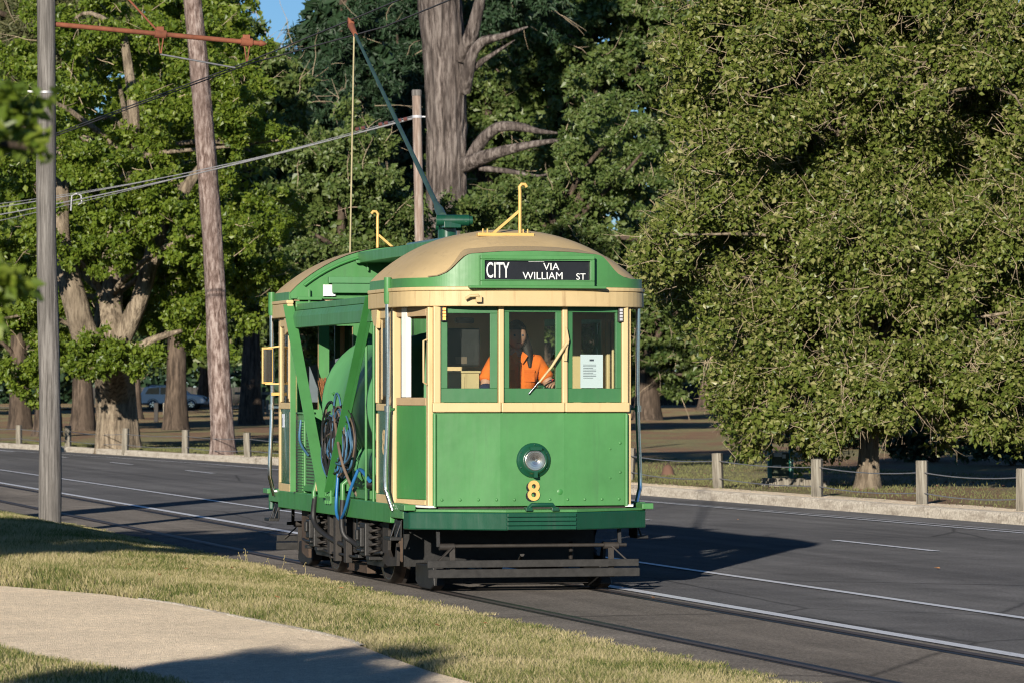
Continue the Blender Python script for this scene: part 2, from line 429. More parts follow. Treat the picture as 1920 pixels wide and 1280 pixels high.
# cornice, fascia, roof
ARC = superarc(1.12, -.20, .75, 3.2)
PLAN = [(-1.12, 1.42)] + ARC + [(1.12, 1.42)]
mb = MB(); mb.band(PLAN, 2.440, 2.572, .06); cp(mb.build('cornice', M['creamdirty'], tram, .008))
PL2 = [(p[0] * 1.006, p[1] - .008) for p in PLAN]
mb = MB(); mb.band(PL2, 2.574, 2.606, .07); cp(mb.build('cornice_moulding', M['cream'], tram, .006))
def fascia_top(p):
    s = abs(p[0] - .0)
    if p[1] > .35: return 2.685
    K = [(0, 2.912), (.3, 2.905), (.56, 2.885), (.60, 2.872), (.66, 2.815), (.70, 2.77), (.75, 2.727), (.82, 2.695), (.90, 2.685), (2, 2.685)]
    for (a, za), (b, zb) in zip(K[:-1], K[1:]):
        if s <= b: return za + (zb - za) * (s - a) / (b - a)
ARC3 = superarc(1.105, -.185, .75, 3.2, 110)
PLAN3 = [(-1.105, 1.42)] + ARC3 + [(1.105, 1.42)]
mb = MB(); mb.band(PLAN3, 2.608, fascia_top, .035); cp(mb.build('fascia', M['green'], tram))
# hood running back from the fascia into the roof, and the dome itself
prof = [(s, fascia_top((s, 0)) + .004) for s in [-.9 + i * .036 for i in range(51)]]
rows = []
for j in range(8):
    tt = -.150 + j * .14
    rows.append([(s * (1 - .035 * j), tt + .22 * (abs(s)) ** 3, z + .020 * j) for s, z in prof])
mb = MB(); mb.grid(rows)
hood = mb
CT = .95
def dome_z(rho): return 2.68 + .455 * max(0, 1 - rho ** 2.15) ** .92
ring = superarc(1.10, -.175, CT, 3.0, 48)
rows = []
for i in range(17):
    rho = (i / 16) ** .75
    rows.append([(p[0] * rho, CT + (p[1] - CT) * rho, dome_z(rho)) for p in ring])
mb.grid(rows)
xs = [-1.10 + 2.2 * i / 32 for i in range(33)]
rows = [[(x, tt, dome_z(abs(x) / 1.10)) for x in xs] for tt in (CT, 1.2, 1.45)]
mb.grid(rows)
dome = cp(mb.build('roof', M['roof'], tram))
# ceiling and rear arch of the cab roof
mb = MB(); arch = [(-1.09, 2.62)] + [(x, dome_z(abs(x) / 1.10) - .008) for x in xs] + [(1.09, 2.62)]
mb.prism(arch, 'y', 1.405, 1.445); cp(mb.build('roof_arch', M['green'], tram))
mb = MB(); mb.prism([(-1.05, 1.40), (1.05, 1.40)] + [(p[0] * .95, p[1] + .05) for p in reversed(ARC)], 'z', 2.60, 2.615); cp(mb.build('cab_ceiling', M['intbrown'], tram))

# destination box
mb = MB()
for a, b, z0, z1 in (((-.500, -.225), (.500, -.225), 2.612, 2.655), ((-.500, -.225), (.500, -.225), 2.838, 2.872), ((-.500, -.225), (-.462, -.225), 2.655, 2.838), ((.462, -.225), (.500, -.225), 2.655, 2.838)):
    mb.wall(a, b, z0, z1, .05)
mb.box((0, -.235, 2.603), (1.20, .06, .022))
dbox = mb.build('destination_box', M['green'], tram, .005)
mb = MB(); mb.wall((-.463, -.212), (.463, -.212), 2.653, 2.840, .008); db_panel = mb.build('sign_panel', M['signblack'], dbox)
mb = MB(); mb.wall((-.480, -.243), (.480, -.243), 2.657, 2.664, .014); mb.wall((-.480, -.243), (.480, -.243), 2.828, 2.835, .014); cp(dbox, db_panel, mb.build('box_bead', M['green'], dbox))
def text(txt, size, loc, rot, m, parent, sx=1.0, ext=.001, off=0.0, name='lettering', align='CENTER'):
    cu = bpy.data.curves.new(name, 'FONT'); cu.body = txt; cu.size = size; cu.extrude = ext; cu.offset = off; cu.align_x = align; cu.align_y = 'CENTER'
    cu.resolution_u = 4
    o = bpy.data.objects.new(name, cu); C.objects.link(o)
    dg = bpy.context.evaluated_depsgraph_get(); me = bpy.data.meshes.new_from_object(o.evaluated_get(dg)); me.name = name
    C.objects.unlink(o); bpy.data.objects.remove(o)
    o = bpy.data.objects.new(name, me); C.objects.link(o); me.materials.clear(); me.materials.append(m)
    o.parent = parent; o.location = loc; o.rotation_euler = rot; o.scale = (sx, 1, 1); return o
FR = (R(90), 0, 0)
text('CITY', .188, (-.345, -.219, 2.738), FR, M['letters'], dbox, .50, .0015, .001)
text('VIA', .088, (.125, -.219, 2.775), FR, M['letters'], dbox, 1.05, .0015, .0)
text('WILLIAM', .088, (.052, -.219, 2.697), FR, M['letters'], dbox, 1.02, .0015, .0)
text('ST', .078, (.385, -.219, 2.692), FR, M['letters'], dbox, 1.05, .0015, .0)
mb = MB(); mb.wall((-.075, -.2185), (.062, -.2185), 2.818, 2.833, .003); mb.build('blind_slip', M['letters'], dbox)

# platform sides, doors
cabin = (-1, 1)
for sg in cabin:
    mb = MB(); mb.box((sg * 1.025, .70, 1.60), (.075, .09, 1.70)); cp(mb.build('door_post', M['cream'], tram, .012))
    mb = MB(); mb.box((sg * .872, .055, 1.595), (.05, .075, 1.70)); cp(mb.build('door_post', M['cream'], tram, .010))
    a, b = Vector((sg * .885, .095)), Vector((sg * 1.018, .655)); d = (b - a).normalized()
    mb = MB(); mb.wall(a, b, .80, 1.60, .03); door = mb.build('cab_door', M['green2'], tram, .004)
    mb = MB(); mb.wall(a, b, .755, .798, .045); r1 = mb.build('door_rail', M['cream'], door, .005)
    mb = MB(); mb.wall(a, b, 1.602, 1.67, .034); r2 = mb.build('door_rail', M['intbrown'], door, .005)
    mb = MB(); mb.wall(a + d * .36, b - d * .12, 1.672, 2.44, .05); r3 = mb.build('sliding_stile', M['white'], door, .004)
    mb = MB(); mb.wall(a, b, 2.36, 2.44, .03); r4 = mb.build('door_head', M['intbrown'], door, .004)
    cp(door, r1, r2, r3, r4)
    # handrail beside the front corner
    hx = sg * .905
    if sg < 0: mb = MB(); mb.tube([(hx, .02, 2.16), (hx + sg * .035, .0, 2.15), (hx + sg * .035, .0, 1.80), (hx, .02, 1.78)], .009, 8); cp(mb.build('door_handle', M['creamdirty'], tram))
    # side panel of the body
    mb = MB(); mb.box((sg * 1.045, 1.02, 1.19), (.03, .54, .76)); sp = mb.build('side_panel', M['dkgreen'], tram, .01)
    mb = MB()
    mb.box((sg * 1.05, 1.02, 1.585), (.045, .56, .062)); mb.box((sg * 1.05, 1.02, .785), (.045, .56, .08)); mb.box((sg * 1.05, 1.295, 1.18), (.045, .035, .70)); mb.box((sg * 1.05, .757, 1.18), (.045, .022, .70))
    tr_ = mb.build('panel_trim', M['cream'], sp, .006); cp(sp, tr_)
    mb = MB(); mb.box((sg * 1.05, 1.295, 2.03), (.06, .05, .82)); mb.box((sg * 1.05, .79, 2.03), (.05, .03, .82)); mb.box((sg * 1.05, 1.04, 2.395), (.05, .46, .085)); mb.box((sg * 1.045, 1.14, 2.0), (.03, .025, .70))
    sw_ = mb.build('side_window_frame', M['cream'], tram, .008)
    mb = MB(); mb.box((sg * 1.05, 1.04, 1.985), (.006, .462, .735)); cp(sw_, mb.build('pane', M['glass'], sw_))
    # little cornice bracket
    mb = MB(); mb.prism([(1.13, 2.44), (1.38, 2.44), (1.36, 2.36), (1.28, 2.30), (1.17, 2.27)], 'x', sg * 1.08 - .02, sg * 1.08 + .02); cp(mb.build('bracket', M['cream'], tram, .006))
    # bent chrome grab pole with its green sleeve
    px_ = sg * 1.12
    mb = MB(); mb.tube(smooth([(px_, .60, 2.62), (px_, .60, 2.30), (px_ - sg * .005, .60, 1.6), (px_ + sg * .02, .605, .96), (px_ + sg * .005, .59, .84), (px_ - sg * .035, .56, .70)]), .021, 10)
    gp = mb.build('grab_pole', M['chrome'], tram)
    mb = MB(); mb.tube([(px_, .60, 2.70), (px_, .60, 2.50), (px_, .60, 2.47)], [.034, .034, .028], 10); s1 = mb.build('pole_sleeve', M['green'], gp)
    mb = MB(); mb.tube([(px_, .60, 1.60), (px_, .60, 1.545)], .031, 10); mb.bar((px_, .60, 1.57), (sg * 1.03, .68, 1.57), .02, .02); s2 = mb.build('pole_clip', M['chrome'], gp); cp(gp, s1, s2)
    # black hanging step
    mb = MB(); mb.box((sg * 1.10, .50, .46), (.10, .26, .03)); mb.bar((sg * 1.10, .40, .45), (sg * 1.04, .40, .62), .03, .012); mb.bar((sg * 1.10, .60, .45), (sg * 1.04, .60, .62), .03, .012); mb.box((sg * 1.05, .50, .54), (.012, .26, .15)); cp(mb.build('step', M['black'], tram, .004))
    mb = MB(); mb.wall((sg * .865, -.03), (sg * 1.07, .66), .733, .752, .07); cp(mb.build('door_step', M['white'], tram, .004))
# side number, a cream figure on the dark panel
text('8', .30, (-1.068, 1.00, 1.27), (R(90), 0, R(-90)), M['cream'], tram, .9, .002, .004, 'side_number')

# cab floor, cab bulkhead with openings
mb = MB(); mb.prism([(-1.02, 1.36), (1.02, 1.36), (1.02, .68), (.86, .04), (.28, .0), (-.28, .0), (-.86, .04), (-1.02, .68)], 'z', .69, .735); cp(mb.build('cab_floor', M['grime'], tram))
mb = MB()
for s0, s1, z0, z1 in ((-1.02, 1.02, .74, 1.55), (-1.02, 1.02, 2.36, 2.60), (-1.02, -.92, 1.55, 2.36), (-.60, .46, 1.55, 2.36), (.70, .80, 1.55, 2.36), (.99, 1.02, 1.55, 2.36)):
    mb.box(((s0 + s1) / 2, 1.34, (z0 + z1) / 2), (s1 - s0, .04, z1 - z0))
cp(mb.build('bulkhead', M['cream'], tram))
mb = MB()
for s0, s1, z0, z1 in ((-1.02, 1.02, .74, 1.55), (-1.02, 1.02, 2.36, 2.60), (-1.02, -.92, 1.55, 2.36), (-.60, .46, 1.55, 2.36), (.70, .80, 1.55, 2.36), (.99, 1.02, 1.55, 2.36)):
    mb.box(((s0 + s1) / 2, 1.374, (z0 + z1) / 2), (s1 - s0, .024, z1 - z0))
cp(mb.build('bulkhead_cladding', M['green'], tram))

# bumper: chamfered in plan, louvred in the middle
BP = [(-1.075, .20), (-1.045, .09), (-.31, -.37), (.31, -.37), (1.045, .09), (1.075, .20)]
mb = MB(); mb.band(BP, .548, .700, .05); bump_ = mb.build('bumper', M['teal'], tram, .012)
mb = MB(); mb.prism(BP[1:5] + [(1.0, .66), (-1.0, .66)], 'z', .700, .722); deck = mb.build('bumper_deck', M['green'], bump_, .004)
subs = []
for i in range(4):
    mb = MB(); mb.box((0, -.383, .570 + i * .036), (.60, .022, .030)); subs.append(mb.build('louvre', M['teal'], bump_, .004))
cp(bump_, deck, *subs)
for sg in cabin:
    mb = MB(); mb.bar((sg * 1.05, .20, .70), (sg * 1.05, .70, .70), .05, .13); mb.box((sg * 1.05, .15, .735), (.10, .24, .05)); cp(mb.build('sill_end', M['green'], tram, .006))
mb = MB(); mb.tube([(-.12, -.36, .725), (-.09, -.39, .765), (.09, -.39, .765), (.12, -.36, .725)], .020, 8); mb.box((-.115, -.37, .728), (.06, .07, .03)); mb.box((.115, -.37, .728), (.06, .07, .03)); cp(mb.build('tow_handle', M['teal'], tram, .004))

# headlight
hl = (.01, -.05, 1.135)
mb = MB(); mb.lathe([(.150, 0), (.150, .012), (.140, .022), (.118, .03), (.112, .055), (.094, .075), (.088, .06)], hl, (0, -1, 0), 36); mb.box((hl[0], -.125, hl[2] + .100), (.10, .05, .028)); mb.box((hl[0], -.115, hl[2] - .12), (.03, .06, .05))
head = mb.build('headlight', M['teal'], tram)
mb = MB(); mb.lathe([(.092, .056), (.090, .064), (.082, .072), (.080, .070), (.070, .079), (.068, .077), (.056, .086), (.054, .084), (.040, .092), (.038, .090), (.022, .096), (.020, .094), (.001, .099)], hl, (0, -1, 0), 36); cp(head, mb.build('lens', M['lens'], head))
mb = MB()
for k in range(6):
    a = k * PI / 3 + .5; mb.lathe([(.009, .0), (.008, .006), (.001, .008)], (hl[0] + .132 * math.cos(a), -.072, hl[2] + .132 * math.sin(a)), (0, -1, 0), 8)
mb.build('rim_screws', M['teal'], head, kind='stuff')
MB().lathe([(.026, 0), (.024, .0015), (.001, .002)], (.245, -.0505, .865), (0, -1, 0), 18).build('touch_up_patch', M['green2'], tram)
text('8', .235, (.01, -.060, .868), FR, M['yellow'], tram, .95, .010, .0045, 'front_number')
text('8', .235, (-.004, -.0515, .858), FR, M['signblack'], tram, .95, .0012, .0045, 'number_shadow')

# small fittings on the front: lamps, bracket, wiper
for s, mm in ((-.772, 'amber'), (.786, 'lampgrey')):
    mb = MB(); mb.box((s, -.035, 2.375), (.046, .045, .125)); lb = mb.build('marker_lamp', M['rubber'], tram, .006)
    for k in range(4):
        mb = MB(); mb.box((s, -.059, 2.335 + k * .027), (.026, .006, .020)); mb.build('lamp_cell', M[mm], lb)
mb = MB(); mb.tube([(-.62, -.205, 2.50), (-.59, -.235, 2.525), (-.52, -.24, 2.53), (-.50, -.215, 2.50)], .014, 8); mb.box((-.51, -.225, 2.50), (.05, .03, .055)); mb.build('rope_cleat', M['creamdirty'], tram, .004)
mb = MB(); mb.prism([(-.012, 1.98), (.016, 1.98), (.022, 2.08), (.036, 2.16), (.018, 2.26), (.002, 2.27), (.0, 2.16), (.004, 2.08)], 'y', -.12, -.10); mb.v = [(v[0] + .275, v[1], v[2]) for v in mb.v]
wip = mb.build('wiper', M['creamdirty'], tram, .004)
mb = MB(); mb.tube([(.285, -.125, 2.13), (.15, -.13, 1.93), (.05, -.10, 1.80)], [.016, .011, .009], 8); mb.build('wiper_arm', M['creamdirty'], wip)
mb = MB(); mb.tube([(.07, -.10, 1.83), (-.04, -.085, 1.70)], .007, 6); mb.build('wiper_blade', M['chrome'], wip)
# roof hook (one on each cab roof)
mb = MB(); mb.box((-.10, .50, 3.075), (.50, .07, .03)); hk = mb.build('roof_hook', M['yellow'], tram, .004)
mb = MB(); mb.tube([(.03, .50, 3.08), (.03, .50, 3.45), (.025, .50, 3.49), (.045, .50, 3.515), (.075, .50, 3.515), (.092, .50, 3.49)], .0145, 8); h1 = mb.build('hook_stem', M['yellow'], hk)
mb = MB(); mb.bar((.02, .50, 3.28), (-.21, .50, 3.085), .022, .022); h2 = mb.build('brace', M['yellow'], hk)
mb = MB()
for s in (-.30, -.26, .06, .10): mb.cyl((s, .50, 3.08), (s, .50, 3.125), .007, 6)
cp(hk, h1, h2, mb.build('bolts', M['yellow'], hk))

# ---- lifeguard in front of the wheels
mb = MB()
lg_parts = []
for z, wd in ((.255, .062), (.175, .072)):
    o = MB().box((.02, -.02 - (.255 - z) * .35, z), (1.86, .035, wd)).build('lifeguard_slat', M['darkwood'], tram, .006); cp(o)
for sg in cabin:
    mb = MB(); mb.bar((sg * .70 + .02, .02, .13), (sg * .70 + .02, .04, .42), .05, .016); mb.bar((sg * .70 + .02, .03, .40), (sg * .86 + .02, -.0, .25), .035, .014); mb.cyl((sg * .70 - sg * .04, .05, .40), (sg * .70 + sg * .09, .05, .40), .03, 10)
    cp(mb.build('lifeguard_bracket', M['grime'], tram, .003))
    mb = MB(); mb.bar((sg * .80, .05, .40), (sg * .80, .07, .62), .03, .02); cp(mb.build('hanger', M['black'], tram))
mb = MB(); mb.cyl((-.72, .05, .405), (.86, .05, .405), .016, 8); cp(mb.build('lifeguard_rod', M['grime'], tram))
mb = MB(); mb.box((.02, .62, .10), (1.30, .05, .09)); mb.box((.0, .70, .075), (.9, .22, .03)); cp(mb.build('lifeguard_tray', M['grime'], tram, .004))
for sg in cabin:
    mb = MB(); mb.prism([(.26, .06), (.40, .02), (.82, .02), (.98, .07), (.98, .23), (.32, .24)], 'x', sg * .74 - .05, sg * .74 + .05)
    cp(mb.build('wheel_guard', M['black'], tram, .012))

# duplicates of the cab at the other end
def dup_child(o, parent):
    c = o.copy(); C.objects.link(c); c.parent = parent; return c
for o, subs in cab_parts:
    c = o.copy(); C.objects.link(c); c.parent = tram; c.location = (0, TL, 0); c.rotation_euler = (0, 0, PI)
    for s_ in subs: dup_child(s_, c)
# rear windscreen is see-through; a thin grey slant-topped panel stands behind the left pane of the rear cab
mb = MB(); mb.prism([(-.96, 1.62), (-.52, 1.62), (-.52, 2.06), (-.96, 1.94)], 'y', 5.42, 5.43); mb.build('slant_panel', plain('panel_grey', (.10, .13, .145), .7), tram)

# ---- under-frame and open middle
for sg in cabin: MB().box((sg * 1.045, 3.3, .67), (.06, 5.2, .17)).build('side_sill', M['green2'], tram, .008)
mb = MB(); mb.box((0, 3.3, .735), (2.03, 3.86, .04)); mb.build('deck_floor', M['green2'], tram)
for sg in cabin:
    mb = MB(); mb.prism([(sg * 1.06, 2.50), (sg * 1.085, 2.44), (sg * 1.085, 2.335), (sg * 1.01, 2.335), (sg * 1.01, 2.50)], 'y', 1.44, 5.16)
    mb.build('side_beam', M['tankgreen'], tram, .004)
for sg in cabin: MB().box((sg * 1.02, 3.3, 2.535), (.05, 3.72, .06)).build('cornice_rail', M['green'], tram, .004)
for sg in cabin:
    x0 = sg * 1.105
    mb = MB(); mb.bar((x0, 5.20, 2.56), (x0, 3.44, .74), .014, .105, (1, 0, 0)); mb.build('brace_plate', M['green'], tram, .003)
    mb = MB(); mb.bar((x0, 4.97, 2.32), (x0, 4.97, .76), .014, .055, (1, 0, 0)); mb.build('brace_post', M['green'], tram, .003)
    mb = MB(); mb.bar((x0, 1.42, 2.56), (x0, 3.26, .80), .012, .075, (1, 0, 0)); mb.bar((x0 - sg * .032, 1.375, 2.535), (x0 - sg * .032, 3.215, .775), .062, .012, (1, 0, 0)); mb.build('brace_angle', M['green2'], tram, .003)
    mb = MB(); mb.box((sg * 1.082, 3.35, .80), (.016, .22, .22)); mb.build('gusset_plate', M['green'], tram, .003)
    mb = MB()
    for i in range(6): mb.box((sg * 1.094, 3.26 + .09 * (i % 3), .70 + .07 * (i // 3)), (.02, .03, .03))
    mb.build('gusset_bolts', M['green'], tram)
    for tt in (1.46, 1.78):
        mb = MB(); mb.tube([(sg * 1.06, tt, 2.34), (sg * 1.06, tt, .66)], .013, 6); mb.build('stay_rod', M['green'], tram)
# rear arch bulkhead trim facing us: rails, hanging board, latch work
mb = MB(); mb.box((0, 5.12, 2.56), (2.1, .05, .06)); mb.build('arch_rail', M['green'], tram, .004)
pts = []
for x in xs[2:-2]: pts.append((x, 5.135, dome_z(abs(x) / 1.10) - .06))
mb = MB(); mb.tube(pts, .016, 6); mb.build('arch_rib', M['green2'], tram)
mb = MB(); mb.box((-.18, 5.10, 2.80), (1.1, .07, .06)); mb.box((-.20, 5.07, 2.72), (1.0, .025, .09)); mb.build('arch_shelf', M['tankgreen'], tram, .004)
mb = MB(); mb.box((-.72, 5.12, 2.70), (.12, .01, .11)); mb.build('white_placard', M['white'], tram)
for s, z in ((-.92, 2.62), (-.34, 2.98)):
    mb = MB(); mb.bar((s, 5.10, z - .09), (s, 5.10, z + .09), .02, .02); mb.bar((s - .12, 5.09, z), (s + .12, 5.09, z), .05, .03); mb.build('latch_bar', M['green'], tram, .004)
# walkway linking the two cab roofs
mb = MB(); mb.box((0, 3.3, 3.02), (.86, 3.70, .10)); mb.build('roof_walkway', M['green'], tram, .006)
# tanks
def tank(name, s, z, r, t0, t1, m, flange=.02):
    mb = MB()
    prof = [(.001, t0 - .10 * r / .5), (r * .45, t0 - .08 * r / .5), (r * .8, t0 - .03), (r, t0 + .02), (r, t0 + .05), (r + flange, t0 + .055), (r + flange, t0 + .10), (r, t0 + .105),
            (r, t1 - .105), (r + flange, t1 - .10), (r + flange, t1 - .055), (r, t1 - .05), (r, t1 - .02), (r * .8, t1 + .03), (.001, t1 + .08)]
    mb.lathe(prof, (s, 0, z), (0, 1, 0), 48); return mb.build(name, m, tram)
tk = tank('water_tank', -.43, 1.60, .635, 1.55, 3.72, M['tankgreen'])
mb = MB(); mb.box((-.37, 2.6, .92), (.9, 1.9, .32)); mb.build('tank_cradle', M['green2'], tram, .01)
mb = MB(); mb.prism([(-.05, 2.0), (.42, 2.0), (.42, 2.42), (.10, 2.42)], 'y', 1.60, 3.30); mb.build('tank_cowl', M['green'], tram, .006)
mb = MB(); mb.box((-.30, 4.45, 2.15), (.50, .03, .80)); mb.box((.0, 4.45, 1.85), (.03, .9, 1.5)); mb.build('partition_board', M['green'], tram)
tank('air_reservoir', -.80, 1.49, .20, 1.62, 2.75, M['tankgreen'], .012)
tank('air_reservoir', -.83, 1.06, .175, 1.58, 2.60, M['tankgreen'], .012)
mb = MB(); mb.box((-.90, 2.30, .80), (.24, .9, .08)); mb.box((-.95, 1.95, .86), (.10, .12, .10)); mb.build('valve_box', M['green'], tram, .006)
mb = MB(); mb.cyl((-1.0, 1.80, .90), (-1.06, 1.80, .90), .045, 14); mb.build('valve_knob', M['black'], tram)
# vent locker by the rear cab: louvred door and a perforated screen
mb = MB(); mb.box((-.985, 4.98, 1.125), (.10, .42, .75)); vl = mb.build('vent_locker', M['green'], tram, .006)
for i in range(26):
    mb = MB(); mb.box((-1.042, 4.98, .78 + i * .0265), (.016, .36, .014)); mb.build('vent_slat', M['green'], vl)
mb = MB(); mb.box((-.985, 4.98, 1.515), (.13, .44, .02)); mb.build('locker_lid', M['tankgreen'], vl, .004)
mb = MB(); mb.box((-1.0, 4.52, 1.10), (.05, .46, .66)); ps = mb.build('pipe_screen', M['green'], tram, .006)
mb = MB()
for i in range(9):
    for j in range(20): mb.box((-1.0262, 4.34 + i * .042 + (j % 2) * .02, .82 + j * .029), (.003, .021, .013))
mb.build('screen_holes', M['black'], ps, kind='stuff')
mb = MB(); mb.box((-1.0, 4.35, .80), (.09, .8, .05)); mb.build('locker_shelf', M['green2'], tram)

# hoses: loops of blue, black and dusty hose hung on a hook
def loop(cx, ct, cz, rz_, rt, turns, seed, jit=.05, n=26):
    rg = random.Random(seed); pts = []
    for i in range(int(n * turns) + 1):
        a = 2 * PI * i / n + rg.random() * .05
        k = i / n
        pts.append((cx + .045 * math.sin(a * .7 + seed) + rg.uniform(-jit, jit) * .5, ct + rt * math.sin(a) * (1 + .15 * math.sin(k * 2.3 + seed)) + rg.uniform(-jit, jit) * .4, cz + rz_ * math.cos(a) * (1 + .12 * math.cos(k * 3.1 + seed)) + rg.uniform(-jit, jit) * .3))
    sm = []
    for i in range(len(pts)):
        q = [Vector(pts[min(max(j, 0), len(pts) - 1)]) for j in (i - 1, i, i + 1)]; sm.append((q[0] + q[1] * 2 + q[2]) / 4)
    return sm
cols = ['bluegrey', 'rubber', 'rubber', 'bluegrey', 'hosebrown', 'rubber', 'bluegrey', 'rubber', 'rubber', 'bluegrey', 'hosebrown', 'rubber'] * 2
for i, cname in enumerate(cols):
    rg = random.Random(70 + i); ct, cz = 3.05 + rg.uniform(-.40, .40), 1.25 + rg.uniform(-.10, .12); pts = []
    a0_, wob = rg.uniform(0, 6), [rg.uniform(-.5, .5) for _ in range(6)]; rt, rz_ = rg.uniform(.16, .46), rg.uniform(.16, .33)
    for k in range(34):
        a = a0_ + k * .27; pts.append((-1.062 - .007 * (i % 4) + .010 * math.sin(a * .6 + i), ct + rt * math.sin(a) * (1 + wob[0] * math.sin(a * .43)) + .10 * wob[1] * math.sin(a * 1.7), cz + rz_ * math.cos(a) * (1 + wob[2] * math.cos(a * .37)) + .08 * wob[3] * math.cos(a * 2.1)))
    mb = MB(); mb.tube(smooth(pts, 2), .0095, 5); mb.build('hose', M[cname], tram)
for i, (cname, pts, r) in enumerate([
    ('bluehose', [(-1.06, 2.95, 1.15), (-1.09, 2.92, .85), (-1.11, 2.86, .63), (-1.11, 2.68, .56), (-1.11, 2.45, .66), (-1.09, 2.30, .85), (-1.04, 2.22, 1.02)], .015),
    ('bluehose', [(-1.03, 2.2, 1.02), (-1.05, 1.98, 1.01), (-1.04, 1.72, .93)], .018),
    ('bluegrey', [(-1.05, 4.85, 1.45), (-1.075, 4.78, 1.25), (-1.05, 4.50, 1.12)], .012),
    ('hosebrown', [(-1.04, 3.35, 1.58), (-1.10, 2.95, 1.42), (-1.11, 2.65, 1.12), (-1.07, 2.45, .90), (-1.0, 2.38, .76)], .014),
    ('rubber', [(-1.09, 3.95, .74), (-1.10, 3.95, .50), (-1.02, 3.6, .36), (-.92, 2.9, .27)], .026),
    ('rubber', [(-1.10, 2.62, .74), (-1.10, 2.62, .45), (-1.0, 2.5, .34), (-.9, 1.95, .22)], .026)]):
    mb = MB(); mb.tube(smooth(pts), r, 8); mb.build('hose', M[cname], tram)
mb = MB(); mb.tube([(-1.05, 3.95, .96), (-1.10, 3.96, .78), (-1.10, 3.95, .72)], .022, 8); mb.build('hose_tail', M['green'], tram); mb = MB(); mb.tube([(-1.05, 2.62, .92), (-1.10, 2.62, .88), (-1.10, 2.62, .72)], .024, 8); mb.build('hose_tail', M['green'], tram)
mb = MB(); mb.bar((-1.06, 4.0, .97), (-1.10, 3.80, .80), .03, .02); mb.build('tap_lever', M['creamdirty'], tram)
mb = MB(); mb.box((-.98, 3.35, 1.06), (.06, .10, .07)); mb.build('red_tag', M['red'], tram); mb = MB(); mb.box((-.99, 3.33, 1.00), (.06, .08, .05)); mb.build('white_tag', M['white'], tram)
# coir broom head and a spring-wound suction hose behind the brace
rg = random.Random(3); mb = MB()
for i in range(170):
    a = rg.uniform(0, 2 * PI); rr = .10 * math.sqrt(rg.random()); ln = rg.uniform(.16, .24)
    mb.tube([(-.98 + rr * .3 * math.cos(a), 3.95 + rr * math.sin(a), 1.60 + rg.uniform(-.02, .02)), (-.98 + rr * .6 * math.cos(a) + rg.uniform(-.02, .02), 3.95 + rr * 1.9 * math.sin(a) + rg.uniform(-.03, .03), 1.62 + ln)], .004, 3, False, False)
mb.build('broom_head', M['coir'], tram)
mb = MB()
sp_ = [(-.93 + .0 * i + .055 * math.cos(i * 1.05), 3.80 - .0085 * i + .0, 1.52 + .0042 * i + .055 * math.sin(i * 1.05)) for i in range(75)]
mb.tube(sp_, .011, 5); mb.build('suction_hose', M['lampgrey'], tram)
mb = MB(); mb.tube([(-.98, 3.4, 1.72), (-1.0, 3.25, 1.73), (-1.08, 3.2, 1.70)], .010, 6); mb.tube([(-.98, 3.45, 1.2), (-.98, 3.45, 1.75)], .016, 6); mb.build('hose_hook', M['green'], tram)
# mirror on the rear grab pole, notice on the rear side panel
mb = MB(); mb.box((-1.17, 5.97, 1.98), (.11, .03, .36)); mir = mb.build('mirror', M['yellow'], tram, .006)
mb = MB(); mb.box((-1.17, 5.952, 1.98), (.085, .008, .32)); mb.build('mirror_glass', M['chrome'], mir)
mb = MB(); mb.bar((-1.19, 5.97, 2.15), (-1.05, 5.9, 2.17), .015, .015); mb.bar((-1.19, 5.97, 1.80), (-1.05, 5.9, 1.80), .015, .015); mb.bar((-1.12, 5.97, 1.70), (-1.05, 5.9, 1.70), .03, .03); mb.build('mirror_bracket', M['yellow'], mir)
mb = MB(); mb.box((-1.068, 5.66, 1.44), (.004, .11, .13)); nt_ = mb.build('notice_plate', M['paper'], tram)
mb = MB(); mb.box((-1.071, 5.70, 1.43), (.002, .03, .08)); mb.build('notice_picture', M['ink'], nt_)

